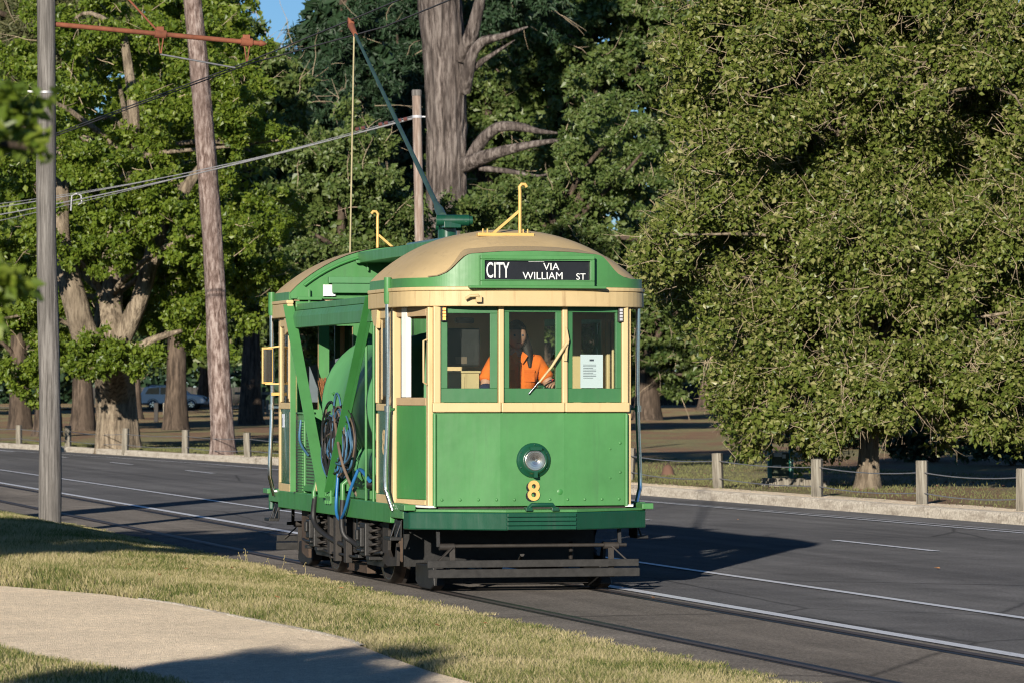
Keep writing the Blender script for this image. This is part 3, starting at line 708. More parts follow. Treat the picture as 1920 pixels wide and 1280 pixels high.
# ---- truck
for sg in cabin:
    mb = MB()
    mb.prism([(1.35, .62), (1.35, .50), (1.55, .36), (1.62, .22), (1.70, .16), (2.40, .16), (2.55, .28), (3.9, .28), (4.05, .16), (4.75, .16), (4.85, .22), (5.05, .36), (5.25, .50), (5.25, .62)], 'x', sg * .90 - .02, sg * .90 + .02)
    mb.build('truck_frame', M['black'], tram, .006)
    for tt in (2.05, 4.40):
        mb = MB(); mb.box((sg * .97, tt, .40), (.14, .24, .30)); mb.box((sg * 1.05, tt, .42), (.05, .16, .18)); mb.box((sg * 1.05, tt, .30), (.04, .20, .03)); mb.box((sg * 1.085, tt, .44), (.03, .06, .10)); ab = mb.build('axle_box', M['black'], tram, .012)
        for dt in (-.24, .24):
            mb = MB(); cl = [(sg * .97 + .05 * math.cos(a * .9), tt + dt + .05 * math.sin(a * .9), .26 + a * .0088) for a in range(0, 36)]
            mb.tube(cl, .013, 5); mb.build('spring', M['grime'], tram)
            MB().box((sg * .97, tt + dt, .24), (.14, .15, .03)).build('spring_seat', M['black'], tram, .004); MB().box((sg * .97, tt + dt, .60), (.12, .14, .03)).build('spring_seat', M['black'], tram, .004)
        mb = MB(); prof = [(.06, -.06), (.12, -.055), (.13, -.02), (.30, -.015), (.33, -.05), (.365, -.055), (.372, .03), (.375, .045), (.405, .055), (.405, .075), (.33, .075), (.30, .03), (.06, .06)]
        mb.lathe(prof, (sg * .745, tt, .375), (-sg, 0, 0), 40); wh = mb.build('wheel', M['grime'], tram)
        mb = MB(); mb.lathe([(.33, -.052), (.366, -.058), (.376, .03), (.378, .046)], (sg * .745, tt, .375), (-sg, 0, 0), 40); mb.build('tyre', M['steel'], wh)
        # brake block
        for dt in (-.42, .42):
            mb = MB(); mb.box((sg * .76, tt + dt, .36), (.09, .06, .30)); mb.bar((sg * .76, tt + dt, .36), (sg * .76, tt + dt * 1.1, .62), .05, .03); mb.build('brake_block', M['rustgrime'], tram, .006)
    rg = random.Random(4)
    for i in range(9):
        tt = 2.62 + i * .155; h_ = rg.uniform(.28, .46)
        mb = MB(); mb.box((sg * (.95 + rg.uniform(-.02, .05)), tt, .60 - h_ / 2), (.06, rg.uniform(.05, .12), h_)); mb.build('truss_plate', M['grime' if i % 3 else 'black'], tram, .005)
    mb = MB(); mb.box((sg * .80, 3.22, .105), (.08, .90, .09)); mb.build('track_brake', M['rustgrime'], tram, .006)
    mb = MB(); mb.tube([(sg * .98, 1.5, .30), (sg * .98, 2.6, .22), (sg * .98, 3.9, .22), (sg * .98, 5.1, .30)], .014, 6); mb.build('truss_rod', M['black'], tram)
    mb = MB(); mb.prism([(1.18, .62), (1.30, .62), (1.38, .50), (1.40, .33), (1.30, .27), (1.12, .27), (1.06, .40), (1.02, .34), (1.04, .20), (1.42, .18), (1.62, .22), (1.62, .62)], 'x', sg * .93 - .015, sg * .93 + .015); mb.build('guard_plate', M['grime'], tram, .004)
    mb = MB(); mb.prism([(5.0, .62), (5.35, .62), (5.35, .16), (5.1, .12), (5.0, .12)], 'x', sg * .93 - .015, sg * .93 + .015); mb.build('guard_plate', M['rustgrime'], tram, .004)
for tt in (2.05, 4.40): mb = MB(); mb.cyl((-1.0, tt, .375), (1.0, tt, .375), .055, 12); mb.build('axle', M['grime'], tram)
for tt in (2.62, 3.9): MB().box((.05, tt, .40), (.95, .62, .50)).build('motor_case', M['black'], tram, .05)
for tt in (1.15, 5.45): MB().box((0, tt, .42), (1.72, .04, .46)).build('truck_headstock', M['black'], tram)
mb = MB(); mb.tube([(.0, .3, .32), (.06, .55, .30), (.10, .8, .24)], .02, 6); mb.tube([(.45, .35, .42), (.46, .4, .28)], .02, 6); mb.build('brake_pipe', M['grime'], tram)

# ---- trolley gear
for s in (-.14, .14): MB().box((s, 3.2, 3.10), (.10, 1.7, .05)).build('trolley_plank', M['teal'], tram, .006)
mb = MB(); mb.cyl((0, 3.15, 3.12), (0, 3.15, 3.24), .09, 16); mb.cyl((-.14, 3.0, 3.30), (.16, 2.95, 3.30), .052, 14); mb.cyl((-.10, 3.2, 3.27), (.14, 3.15, 3.27), .06, 14); mb.box((0, 3.1, 3.26), (.16, .34, .06)); mb.cyl((.155, 2.95, 3.30), (.19, 2.945, 3.30), .040, 14)
tb = mb.build('trolley_base', M['teal'], tram, .006)
mb = MB(); mb.cyl((.15, 2.95, 3.30), (.196, 2.944, 3.30), .022, 10); mb.build('spring_end', M['grime'], tb)
tipW = wp(657, 46, 45.4); tip = TM.inverted() @ tipW
b0 = Vector((-.03, 3.22, 3.34)); mb = MB(); pp = [b0 + (tip - b0) * k for k in (0, .03, .06, .5, .97)]
mb.tube(pp, [.045, .045, .024, .020, .015], 10); tp = mb.build('trolley_pole', plain('pole_green', (.035, .075, .060), .5, 0, .3, 4), tram)
mb = MB(); hd = [b0 + (tip - b0) * k for k in (.94, .985, 1.0)]; mb.tube(hd, [.026, .04, .03], 8); mb.lathe([(.02, -.03), (.06, -.03), (.045, 0), (.06, .03), (.02, .03)], tip + Vector((0, 0, .02)), (1, 0, 0), 14); mb.build('trolley_wheel', M['rust'], tp)
rp = b0 + (tip - b0) * .955
mb = MB(); mb.tube([rp, rp * .75 + Vector((-.19, 6.72, 2.6)) * .25 + Vector((0, 0, -.03)), rp * .4 + Vector((-.19, 6.72, 2.6)) * .6 + Vector((0, 0, -.05)), Vector((-.19, 6.72, 2.6))], .010, 6)
mb.build('trolley_rope', plain('cotton_rope', (.42, .36, .20), .9), tram)

# ---- cab interior
mb = MB(); mb.box((-.485, .52, 2.10), (.31, .10, .33)); mb.box((-.46, .52, 2.33), (.16, .08, .05)); kb = mb.build('control_box', M['black'], tram, .015)
mb = MB(); mb.box((-.50, .467, 1.99), (.10, .006, .06)); mb.build('rating_plate', M['hosebrown'], kb)
mb = MB(); mb.box((-.475, .56, 1.31), (.27, .18, 1.14)); mb.box((-.475, .555, 1.89), (.29, .20, .02)); mb.box((-.475, .466, 1.40), (.006, .006, .9)); mb.build('cab_cupboard', M['creamdirty'], tram, .006)
mb = MB(); mb.cyl((-.44, .34, 1.2), (-.44, .34, 1.70), .022, 8); mb.lathe([(.001, 0), (.05, .0), (.055, .012), (.001, .02)], (-.44, .34, 1.70), (0, 0, 1), 14); mb.tube([(-.44, .34, 1.72), (-.50, .32, 1.74)], .01, 6); mb.build('brake_handle', M['black'], tram)
mb = MB(); mb.cyl((.16, .16, .74), (.16, .16, 1.70), .05, 12); mb.cyl((.16, .16, 1.70), (.16, .16, 1.76), .03, 10); mb.bar((.10, .16, 1.765), (.24, .16, 1.765), .02, .02); mb.cyl((.30, .18, 1.0), (.30, .18, 1.69), .08, 14); mb.build('controller', M['dkgreen'], tram, .004)
mb = MB(); mb.cyl((.245, .16, 1.76), (.245, .16, 1.83), .018, 10); mb.build('controller_knob', M['red'], tram)
mb = MB(); mb.cyl((.06, .60, .74), (.06, .60, 1.36), .04, 10); mb.cyl((.06, .60, 1.36), (.06, .60, 1.42), .17, 20); mb.build('driver_stool', M['black'], tram, .004)

# paper notice taped inside the right-hand front window
nb = empty('paper_notice', tw(.545, .022, 1.765), TH + math.atan2(.044, .491), label='pale sheet of printed paper behind the right front window of the tram', cat='notice')
MB().box((0, .0, .13), (.205, .003, .285)).build('sheet', M['paper'], nb)
mb = MB(); mb.box((0, -.003, .225), (.04, .001, .016))
for i in range(9): mb.box((-.02 - .012 * (i % 3 == 2), -.003, .185 - i * .014), (.12 - .03 * (i % 3 == 2), .001, .004))
mb.build('print', M['ink'], nb)

# ---- driver
dr_loc = tw(-.005, .53, .715)
def skin_mesh(name, verts, edges, m, parent=None, sub=2, root=0):
    me = bpy.data.meshes.new(name); me.from_pydata([v[:3] for v in verts], edges, [])
    o = bpy.data.objects.new(name, me); C.objects.link(o); me.materials.append(m)
    sk = o.modifiers.new('skin', 'SKIN'); 
    for i, v in enumerate(verts):
        d = me.skin_vertices[0].data[i]; r = v[3]; d.radius = (r, r) if not isinstance(r, tuple) else r
        d.use_root = (i == root)
    sk.use_smooth_shade = True
    ss = o.modifiers.new('sub', 'SUBSURF'); ss.levels = sub; ss.render_levels = sub
    dg = bpy.context.evaluated_depsgraph_get(); ev = o.evaluated_get(dg); m2 = bpy.data.meshes.new_from_object(ev)
    o.modifiers.clear(); o.data = m2; m2.name = name
    m2.polygons.foreach_set('use_smooth', [True] * len(m2.polygons))
    if len(m2.materials) == 0: m2.materials.append(m)
    if parent: o.parent = parent
    return o
# z measured from the cab floor; the figure sits on the stool and faces the windscreen (-y)
body_v = [(0, 0, .74, .12), (0, -.01, .90, .125), (0, -.02, 1.06, .13), (0, -.02, 1.22, .13), (0, -.02, 1.32, .07), (0, -.03, 1.40, .06),
          (-.19, -.02, 1.25, .070), (-.265, -.03, 1.12, .055), (-.285, -.09, .99, .046), (-.17, -.24, .955, .038), (-.03, -.33, .965, .028),
          (.19, -.02, 1.25, .070), (.265, -.04, 1.12, .055), (.31, -.12, 1.02, .046), (.32, -.25, 1.04, .038), (.26, -.36, 1.07, .028),
          (-.10, -.05, .72, .09), (-.13, -.34, .68, .075), (-.13, -.36, .36, .055), (-.13, -.33, .07, .04), (-.13, -.45, .04, .035),
          (.10, -.05, .72, .09), (.13, -.34, .68, .075), (.13, -.36, .36, .055), (.13, -.33, .07, .04), (.13, -.45, .04, .035)]
body_e = [(0, 1), (1, 2), (2, 3), (3, 4), (4, 5), (3, 6), (6, 7), (7, 8), (8, 9), (9, 10), (3, 11), (11, 12), (12, 13), (13, 14), (14, 15), (0, 16), (16, 17), (17, 18), (18, 19), (19, 20), (0, 21), (21, 22), (22, 23), (23, 24), (24, 25)]
def hand(base, dirv, thumb_side, curl, pts):
    """adds palm and five finger chains to pts (verts, edges) from vertex index base"""
    V, E = pts; b = Vector(V[base][:3]); d = Vector(dirv).normalized(); sd = Vector(thumb_side).normalized(); dn = d.cross(sd); dn = dn if dn.z < 0 else -dn
    for k, (off, ln) in enumerate(((-.030, .060), (-.011, .078), (.010, .085), (.031, .074))):
        i0 = len(V); kn = b + d * .075 + sd * off
        V.append((*kn, .0115)); m_ = kn + d * ln * .5 + dn * curl * .5; V.append((*m_, .0095)); e_ = m_ + d * ln * .25 + dn * curl; V.append((*e_, .008))
        E += [(base, i0), (i0, i0 + 1), (i0 + 1, i0 + 2)]
    i0 = len(V); a = b + d * .03 + sd * .04; V.append((*a, .012)); V.append((*(a + d * .035 + sd * .02 + dn * curl * .4), .009)); E += [(base, i0), (i0, i0 + 1)]
hand(10, (.75, -.45, -.25), (.45, .75, .1), .02, (body_v, body_e))
hand(15, (-.55, -.75, .1), (-.75, .5, .2), .03, (body_v, body_e))
person = skin_mesh('person', body_v, body_e, M['skin'])
person.location = dr_loc; person.rotation_euler = (0, 0, TH)
tag(person, 'driver in an orange work shirt with navy cuffs sitting behind the front windows', 'person')
# head with a face, joined to the body mesh
bm = bmesh.new(); bmesh.ops.create_uvsphere(bm, u_segments=28, v_segments=20, radius=1)
for v in bm.verts:
    x, y, z = v.co; 
    k = 1.0 - .22 * max(0, -z) ** 1.3                              # jaw narrows
    nx, ny, nz = x * .086 * k, y * .098 * (1 - .10 * max(0, -z)), z * .125
    if y < 0:
        nose = math.exp(-((x / .16) ** 2) - ((z + .12) / .20) ** 2); ny -= .026 * nose
        brow = math.exp(-((z - .16) / .10) ** 2) * math.exp(-((x / .6) ** 2)); ny -= .006 * brow
        for ex in (-.40, .40): ny += .013 * math.exp(-((x - ex) / .16) ** 2 - ((z - .03) / .09) ** 2)
        ny -= .007 * math.exp(-((x / .30) ** 2) - ((z + .46) / .06) ** 2); ny += .006 * math.exp(-((x / .30) ** 2) - ((z + .52) / .03) ** 2)
        ny -= .010 * math.exp(-((x / .35) ** 2) - ((z + .82) / .14) ** 2)
    v.co = (nx, ny - .045, nz * .96 + 1.485)
hm = bpy.data.meshes.new('head'); bm.to_mesh(hm); bm.free()
for p in hm.polygons: p.use_smooth = True
ho = bpy.data.objects.new('head', hm); hm.materials.append(M['skin'])
jb = bmesh.new(); jb.from_mesh(person.data); jb.from_mesh(hm); 
for ex in (-1, 1):
    mat_ = Matrix.Translation((ex * .086, -.035, 1.48)) @ Matrix.Diagonal((.4, .7, 1.1, 1)); bmesh.ops.create_uvsphere(jb, u_segments=8, v_segments=6, radius=.03, matrix=mat_)
jb.to_mesh(person.data); jb.free(); bpy.data.objects.remove(ho)
person.data.polygons.foreach_set('use_smooth', [True] * len(person.data.polygons))
for ex in (-1, 1):
    mb = MB(); mb.lathe([(.001, .010), (.008, .008), (.012, 0)], (ex * .034, -.125, 1.490), (0, -1, 0), 10); mb.build('eye', M['ink'], person)
mb = MB(); mb.box((0, -.141, 1.424), (.045, .004, .006)); mb.build('mouth', plain('lips', (.30, .10, .08)), person)
shirt_v = [(0, 0, .76, .145), (0, -.01, .90, .150), (0, -.02, 1.06, (.185, .14)), (0, -.02, 1.20, (.19, .135)), (0, -.02, 1.30, .090), (-.19, -.02, 1.245, .095), (-.265, -.03, 1.12, .076), (-.276, -.045, 1.085, .073), (.19, -.02, 1.245, .095), (.265, -.04, 1.13, .076), (.282, -.062, 1.10, .073)]
shirt = skin_mesh('shirt', shirt_v, [(0, 1), (1, 2), (2, 3), (3, 4), (3, 5), (5, 6), (6, 7), (3, 8), (8, 9), (9, 10)], M['orange'], person)
cf_v = [(-.280, -.045, 1.075, .074), (-.285, -.09, .985, .066), (-.23, -.17, .968, .058)]
skin_mesh('cuff', cf_v, [(0, 1), (1, 2)], M['navy'], person)
cf_v = [(.295, -.075, 1.10, .074), (.312, -.13, 1.02, .066), (.318, -.20, 1.03, .058)]
skin_mesh('cuff', cf_v, [(0, 1), (1, 2)], M['navy'], person)
tv = [(0, 0, .72, .145), (-.10, -.05, .72, .105), (-.13, -.34, .69, .09), (-.13, -.36, .36, .075), (-.13, -.34, .12, .07), (.10, -.05, .72, .105), (.13, -.34, .69, .09), (.13, -.36, .36, .075), (.13, -.34, .12, .07)]
skin_mesh('trousers', tv, [(0, 1), (1, 2), (2, 3), (3, 4), (0, 5), (5, 6), (6, 7), (7, 8)], M['navy'], person)
M['orange2'] = plain('orange_seam', (.74, .14, .010), .9)
mb = MB(); mb.prism([(-.075, 1.315), (-.03, 1.35), (.0, 1.27), (-.03, 1.245)], 'y', -.155, -.140); mb.build('collar', M['orange'], person); mb = MB(); mb.prism([(.075, 1.315), (.03, 1.35), (.0, 1.27), (.03, 1.245)], 'y', -.155, -.140); mb.build('collar', M['orange'], person)
mb = MB(); mb.box((.0, -.158, 1.06), (.022, .006, .38)); mb.build('placket', M['orange2'], person)
for sx in (-.09, .09): mb = MB(); mb.box((sx, -.150, 1.14), (.095, .006, .10)); mb.box((sx, -.153, 1.185), (.099, .006, .020)); mb.build('chest_pocket', M['orange2'], person, .003)
bm = bmesh.new(); bmesh.ops.create_uvsphere(bm, u_segments=24, v_segments=16, radius=1)
bmesh.ops.delete(bm, geom=[v for v in bm.verts if (v.co.y < -.25 and v.co.z < .36) or v.co.z < -.75], context='VERTS')
for v in bm.verts: v.co = (v.co.x * .096, v.co.y * .112 - .041, v.co.z * .135 + 1.49)
hm = bpy.data.meshes.new('hair'); bm.to_mesh(hm); bm.free(); hm.materials.append(M['hair'])
for p in hm.polygons: p.use_smooth = True
ho = bpy.data.objects.new('hair', hm); C.objects.link(ho); ho.parent = person
sd_ = ho.modifiers.new('solid', 'SOLIDIFY'); sd_.thickness = .012
mb = MB(); mb.tube([(.075, .02, 1.49), (.095, -.01, 1.38), (.105, -.07, 1.29), (.10, -.13, 1.21)], [.045, .055, .045, .012], 10); mb.tube([(-.075, .02, 1.49), (-.095, .0, 1.38), (-.10, -.03, 1.30)], [.045, .045, .01], 10); mb.build('long_hair', M['hair'], person)
mb = MB(); mb.tube([(.055, -.425, .905), (.07, -.42, .95), (.085, -.41, .985)], [.018, .017, .012], 8); gl_ = mb.build('handheld_item', plain('lime_plastic', (.22, .62, .05), .4))
gl_.location = dr_loc; gl_.rotation_euler = (0, 0, TH); tag(gl_, 'small lime green item in the hand of the driver', 'item')

# ================================================================== SETTING
AX = np.array([-math.sin(TH), math.cos(TH)]); NX = np.array([math.cos(TH), math.sin(TH)])
def axis_x(Y): return .16 - .2487 * (Y - 35.56)
KY = [5, 40, 53.9, 70.6, 99.7, 130, 200, 420]; KX = [20.1, 10.45, 6.63, 1.99, -5.69, -15.6, -41, -125]
def kerb_x(Y): return np.interp(Y, KY, KX)
def park_z(Y): return .13 + .0026 * np.maximum(0, np.asarray(Y) - 130)

# distant ground, road
MB().add([(-3000, -200, -.12), (3000, -200, -.12), (3000, 5000, -.12), (-3000, 5000, -.12)], [(0, 1, 2, 3)]).build('ground', M['park'], kind='structure')
MB().add([(-220, -40, 0), (60, -40, 0), (60, 460, 0), (-220, 460, 0)], [(0, 1, 2, 3)]).build('road', M['road'], kind='structure')
def strip(name, off0, off1, Y0, Y1, z, m, parent=None, **k):
    """flat strip alongside the track, offsets measured square to it"""
    c = 1 / math.cos(TH); n = 24; rows = []
    for i in range(n + 1):
        Y = Y0 + (Y1 - Y0) * i / n; rows.append([(axis_x(Y) + off0 * c, Y, z), (axis_x(Y) + off1 * c, Y, z)])
    return MB().grid(rows, False).build(name, m, parent, **k)
strip('track_paving', -1.25, .86, 0, 300, .004, M['track'], kind='structure')
for i, o_ in enumerate((-.7175, .7175)):
    sgn = -1 if o_ < 0 else 1
    rail = strip('rail', o_ - .035, o_ + .035, 0, 300, .010, plain('rail_head', (.080, .058, .047), .75, 0, .3) if i == 0 else bpy.data.materials['rail_head'], kind='structure')
    g_ = strip('rail_groove', o_ - sgn * .075 - .03, o_ - sgn * .075 + .03, 0, 300, .0075, M['black'], rail)
    strip('rail_groove', o_ + sgn * .055 - .014, o_ + sgn * .055 + .014, 0, 300, .0075, M['grime'], rail)
strip('lane_line', .90, 1.03, 0, 300, .008, M['line'], kind='structure')
strip('lane_line', 2.58, 2.68, 0, 300, .008, M['line'], kind='structure')
for k in range(-2, 16):
    Y0 = 44.9 + 11.03 * k
    strip('lane_dash', 6.50, 6.60, Y0, Y0 + 3.4, .008, M['line'], kind='structure')
c_ = 1 / math.cos(TH); rows = []; rows2 = []
for i in range(60):
    Y = 20 + 4.5 * i; kx = float(kerb_x(Y)); 
    rows.append([(kx - 1.25 - .04, Y, .008), (kx - 1.25 + .045, Y, .008)]); d2 = .98 if Y < 58 else min(1.20, .98 + (Y - 58) * .018)
    if Y < 72: rows2.append([(kx - d2 - .03, Y, .008), (kx - d2 + .03, Y, .008)])
MB().grid(rows, False).build('edge_line', M['line'], kind='structure'); MB().grid(rows2, False).build('edge_line', M['thinline'], kind='structure')
# pale side road beyond the grass on the left
MB().add([(-40, 55.5, .009), (-6.9, 55.5, .009), (-8.6, 62.5, .009), (-12.5, 78, .009), (-40, 84, .009)], [(0, 1, 2, 3, 4)]).build('side_road', M['sideroad'], kind='structure')

# park land beyond the kerb
Ys = np.concatenate([np.linspace(8, 160, 120), np.linspace(165, 420, 52)]); us = np.concatenate([np.linspace(.30, 8, 18), np.linspace(10, 60, 20), np.linspace(70, 420, 16)])
rows = []
for Y in Ys:
    kx = float(kerb_x(Y)); rows.append([(kx + u, Y, float(park_z(Y)) + (.05 * mnoise.noise(Vector((u * .25, Y * .25, 0))) if u > 3 else 0)) for u in us])
MB().grid(rows).build('park_ground', M['park'], kind='structure')
rows = [[(float(kerb_x(Y)) + u, Y, float(park_z(Y)) + .012) for u in (.30, .5, .75, 1.0 + .18 * mnoise.noise(Vector((Y * .8, 3, 0))))] for Y in np.linspace(8, 108, 120)]
MB().grid(rows).build('gravel_strip', M['gravel'], kind='structure')
# kerb laid in lengths
kerb = empty('kerb', (0, 0, 0), kind='structure')
Y = 40.0; kk = 0; rg = random.Random(5)
while Y < 175:
    L = 2.55; d = Vector((float(kerb_x(Y + 1) - kerb_x(Y)), 1, 0)).normalized(); p = Vector((float(kerb_x(Y)), Y, 0)); q = p + d * L; n_ = Vector((d.y, -d.x, 0))
    z0 = float(park_z(Y)) + .016 + rg.uniform(-.004, .004)
    prof = [(0.0, -.05), (.015, z0 - .03), (.045, z0), (.30, z0), (.30, -.05)]
    vs = [p + d * .02 + n_ * a + Vector((0, 0, b)) for a, b in prof] + [q - d * .02 + n_ * a + Vector((0, 0, b)) for a, b in prof]
    MB().add(vs, [(0, 1, 2, 3, 4), (9, 8, 7, 6, 5)] + [(i, (i + 1) % 5, 5 + (i + 1) % 5, 5 + i) for i in range(5)]).build('kerb_block', M['kerb'], kerb)
    Y = q.y; kk += 1

# ---- left verge and gravel path
PUP = [(-30, 48), (-14, 43.5), (-8, 40), (-4.5, 36.6), (-3.41, 35), (-2.7, 33.4), (-2.05, 31.4), (-1.35, 29.3), (-1.12, 28.5), (-.85, 27.0), (-.52, 25.4), (-.28, 24.5), (.35, 22), (1.2, 18), (2.4, 10)]
PLO = [(-30, 40), (-14, 35), (-8, 31.5), (-3.42, 27.8), (-3.08, 26.7), (-2.5, 25.6), (-2.0, 24.5), (-1.2, 22), (-.3, 18), (.9, 10)]
def edge_fn(P):
    P = sorted(P, key=lambda q: q[1]); ys = [q[1] for q in P]; xs_ = [q[0] for q in P]
    return lambda Y: np.interp(Y, ys, xs_)
pup, plo = edge_fn(PUP), edge_fn(PLO)
VEND = 55.0
def track_edge(Y): return .16 - .2487 * (np.asarray(Y) - 35.56) - 1.22 / math.cos(TH)
def verge_z(X, Y):
    dt = np.maximum(0, (track_edge(Y) - X)); dp = np.maximum(0, X - pup(Y)); de = np.maximum(0, VEND - np.asarray(Y))
    return .006 + .12 * np.minimum(1, dt / 2.6) ** 1.3 * np.minimum(1, dp / .7) ** .8 * np.minimum(1, de / 2.0) ** .7 + .14 * np.clip((np.asarray(Y) - 39) / 7, 0, 1) * np.minimum(1, dt / 1.1) * np.minimum(1, dp / .7) * np.minimum(1, de / 2.0)
rows = []
for Y in np.linspace(10, VEND, 130):
    a, b = float(max(pup(Y), -28)), float(track_edge(Y))
    rows.append([(x, Y, float(verge_z(x, Y)) - .004) for x in a + (b - a) * np.linspace(0, 1, 26) ** 1.0])
MB().grid(rows).build('grass_verge', M['soil'], kind='structure')
rows = []
for Y in np.linspace(10, 48, 80):
    a, b = float(plo(Y)), float(pup(Y)); rows.append([(a + (b - a) * u, Y, .016) for u in np.linspace(0, 1, 6)])
MB().grid(rows, False).build('gravel_path', M['gravel'], kind='structure')
rows = []
for Y in np.linspace(10, 48, 60):
    b = float(plo(Y)); rows.append([(b - 14 * u, Y, .020 + .02 * min(1, u * 8)) for u in np.linspace(0, 1, 12) ** 2])
MB().grid(rows).build('grass_bank', M['soil'], kind='structure')

rows = []
for Y in np.linspace(27.8, 34.2, 30): rows.append([(float(pup(Y)) + a, Y, z) for a, z in ((-.02, .012), (-.02, .027), (.02, .027), (.02, .012))])
MB().grid(rows, False).build('path_edging', M['kerb'], kind='structure')
# grass blades
rs = np.random.RandomState(11)
def blades(name, X, Y, Z, H, W, m, lean=.55, **k):
    n = len(X); a = rs.uniform(0, 2 * PI, n); fa = rs.uniform(0, 2 * PI, n); ln = lean * H * rs.uniform(.3, 1.9, n)
    B = np.stack([X, Y, Z], 1); side = np.stack([np.cos(fa), np.sin(fa), 0 * fa], 1) * (W / 2)[:, None]
    off = np.stack([np.cos(a) * ln, np.sin(a) * ln, 0 * a], 1); up = np.stack([0 * H, 0 * H, H], 1)
    V = np.stack([B - side, B + side, B + up * .6 + off * .45 + side * .6, B + up * .6 + off * .45 - side * .6, B + up + off], 1).reshape(-1, 3)
    i = (np.arange(n) * 5)[:, None]
    F = np.concatenate([i + [0, 1, 2], i + [0, 2, 3], i + [3, 2, 4]])
    return np_mesh(name, V, F, m, **k)
def grass_mat(name):
    t = NT(name); g = t.new('ShaderNodeNewGeometry')
    f = t.noise(t.coord((1, .6, 1)), .8, 6, .72)
    ad = t.new('ShaderNodeMath', operation='MULTIPLY_ADD'); t.link(g.outputs['Random Per Island'], ad.inputs[0]); ad.inputs[1].default_value = .38; t.link(f, ad.inputs[2])
    c = t.ramp(ad.outputs[0], [(.44, (.070, .115, .020)), (.57, (.145, .180, .042)), (.66, (.32, .29, .115)), (.82, (.54, .455, .26))])
    t.base(c); t.set(Roughness=.7); t.p.inputs['Specular IOR Level'].default_value = .25
    tr = t.new('ShaderNodeBsdfTranslucent'); ms = t.new('ShaderNodeMixShader'); ms.inputs[0].default_value = .3
    t.link(c, tr.inputs[0]); t.link(t.p.outputs[0], ms.inputs[1]); t.link(tr.outputs[0], ms.inputs[2]); t.link(ms.outputs[0], t.out.inputs[0]); return t.m
M['grass'] = grass_mat('grass_blades')
M['grassfar'] = plain('dry_verge_grass', (.135, .140, .050), .9, 0, .35, .6, 0)
N = 430000
Y = 22 + (VEND - 22.3) * rs.rand(N) ** 1.15
lo = np.maximum(pup(Y), -.130 * Y - .5); hi = track_edge(Y) + .06 * np.sin(Y * 7.3) + .05 * np.sin(Y * 17.1 + 1)
X = lo + (hi - lo) * rs.rand(N)
keep = (rs.rand(N) < (hi - lo) / 4.2)
X, Y = X[keep], Y[keep]
H = rs.uniform(.018, .058, len(X)) * (1 + .35 * np.sin(X * 2.1 + Y * 1.3) * np.sin(Y * .9))
edge = np.minimum(X - pup(Y), hi[keep] - X); H = H * (.55 + .45 * np.minimum(1, np.maximum(hi[keep] - X, 0) / 1.2)) * (1 + .5 * np.exp(-np.maximum(X - pup(Y), 0) / .10))
blades('grass', X, Y, verge_z(X, Y) - .008, H, rs.uniform(.004, .008, len(X)) * (Y / 32), M['grass'], kind='stuff')
n2 = 45000; Y2 = rs.uniform(22, 31, n2); X2 = np.maximum(plo(Y2) - 2.4 * rs.rand(n2), -.13 * Y2 - .3); kp = X2 < plo(Y2)
X2, Y2 = X2[kp], Y2[kp]
blades('grass', X2, Y2, np.full(len(X2), .02) + np.minimum(.018, (plo(Y2) - X2) * .05), rs.uniform(.015, .045, len(X2)), rs.uniform(.004, .008, len(X2)), M['grass'], kind='stuff')
# far verge grass by the fence
n3 = 90000; Y3 = rs.uniform(48, 135, n3); u3 = .82 + 9 * rs.rand(n3) ** 1.6
X3 = kerb_x(Y3) + u3; kp = (np.abs(X3) < .14 * Y3 + 1) & (np.sin(X3 * .9 + Y3 * .31) + np.sin(Y3 * .17) + rs.normal(0, .7, n3) > -.5); X3, Y3 = X3[kp], Y3[kp]
blades('grass', X3, Y3, park_z(Y3), rs.uniform(.02, .065, len(X3)), rs.uniform(.010, .020, len(X3)), M['grassfar'], kind='stuff')

# ---- post and wire fence
FPX_ = {59: 1729, 63.3: 1532, 69.1: 1347, 74.9: 1180, 103.3: 465, 109.8: 348, 115.2: 235, 124.2: 128, 131.2: 36}
FYS = [48.5, 52, 55.5, 59, 63.3, 69.1, 74.9, 80.6, 86.3, 92, 97.7, 103.3, 109.8, 115.2, 124.2, 131.2, 139]
def fence_pt(i): return Vector((X_at(FPX_[FYS[i]], FYS[i]) if FYS[i] in FPX_ else float(kerb_x(FYS[i])) + .62, FYS[i], float(park_z(FYS[i]))))
fo = fence_pt(5)
fence = empty('post_and_wire_fence', fo, label='low fence of square grey timber posts with two sagging wires along the far kerb', cat='fence')
pm = None; rg = random.Random(2)
fa = math.atan2(-1 / 3.39, 1)
for i in range(len(FYS)):
    p = fence_pt(i)
    if pm is None:
        mb = MB(); mb.prism([(-.085, -.085), (.085, -.085), (.085, .085), (-.085, .085)], 'z', -.1, .60); o = mb.build('fence_post', M['post'], fence, .012); pm = o
    else:
        o = pm.copy(); C.objects.link(o)
    o.location = p - fo; o.rotation_euler = (rg.uniform(-.05, .05), rg.uniform(-.05, .05), fa + rg.uniform(-.12, .12)); o.scale = (.92, .92, rg.uniform(.95, 1.05))
for i in range(len(FYS) - 1):
    p, q = fence_pt(i), fence_pt(i + 1)
    for h_ in (.46, .17):
        sg_ = rg.uniform(.03, .06); pts = [p.lerp(q, k / 8) + Vector((0, 0, h_ - sg_ * 4 * (k / 8) * (1 - k / 8))) - fo for k in range(9)]
        mb = MB(); mb.tube(pts, .009, 5); mb.build('fence_wire', M['wire'], fence)

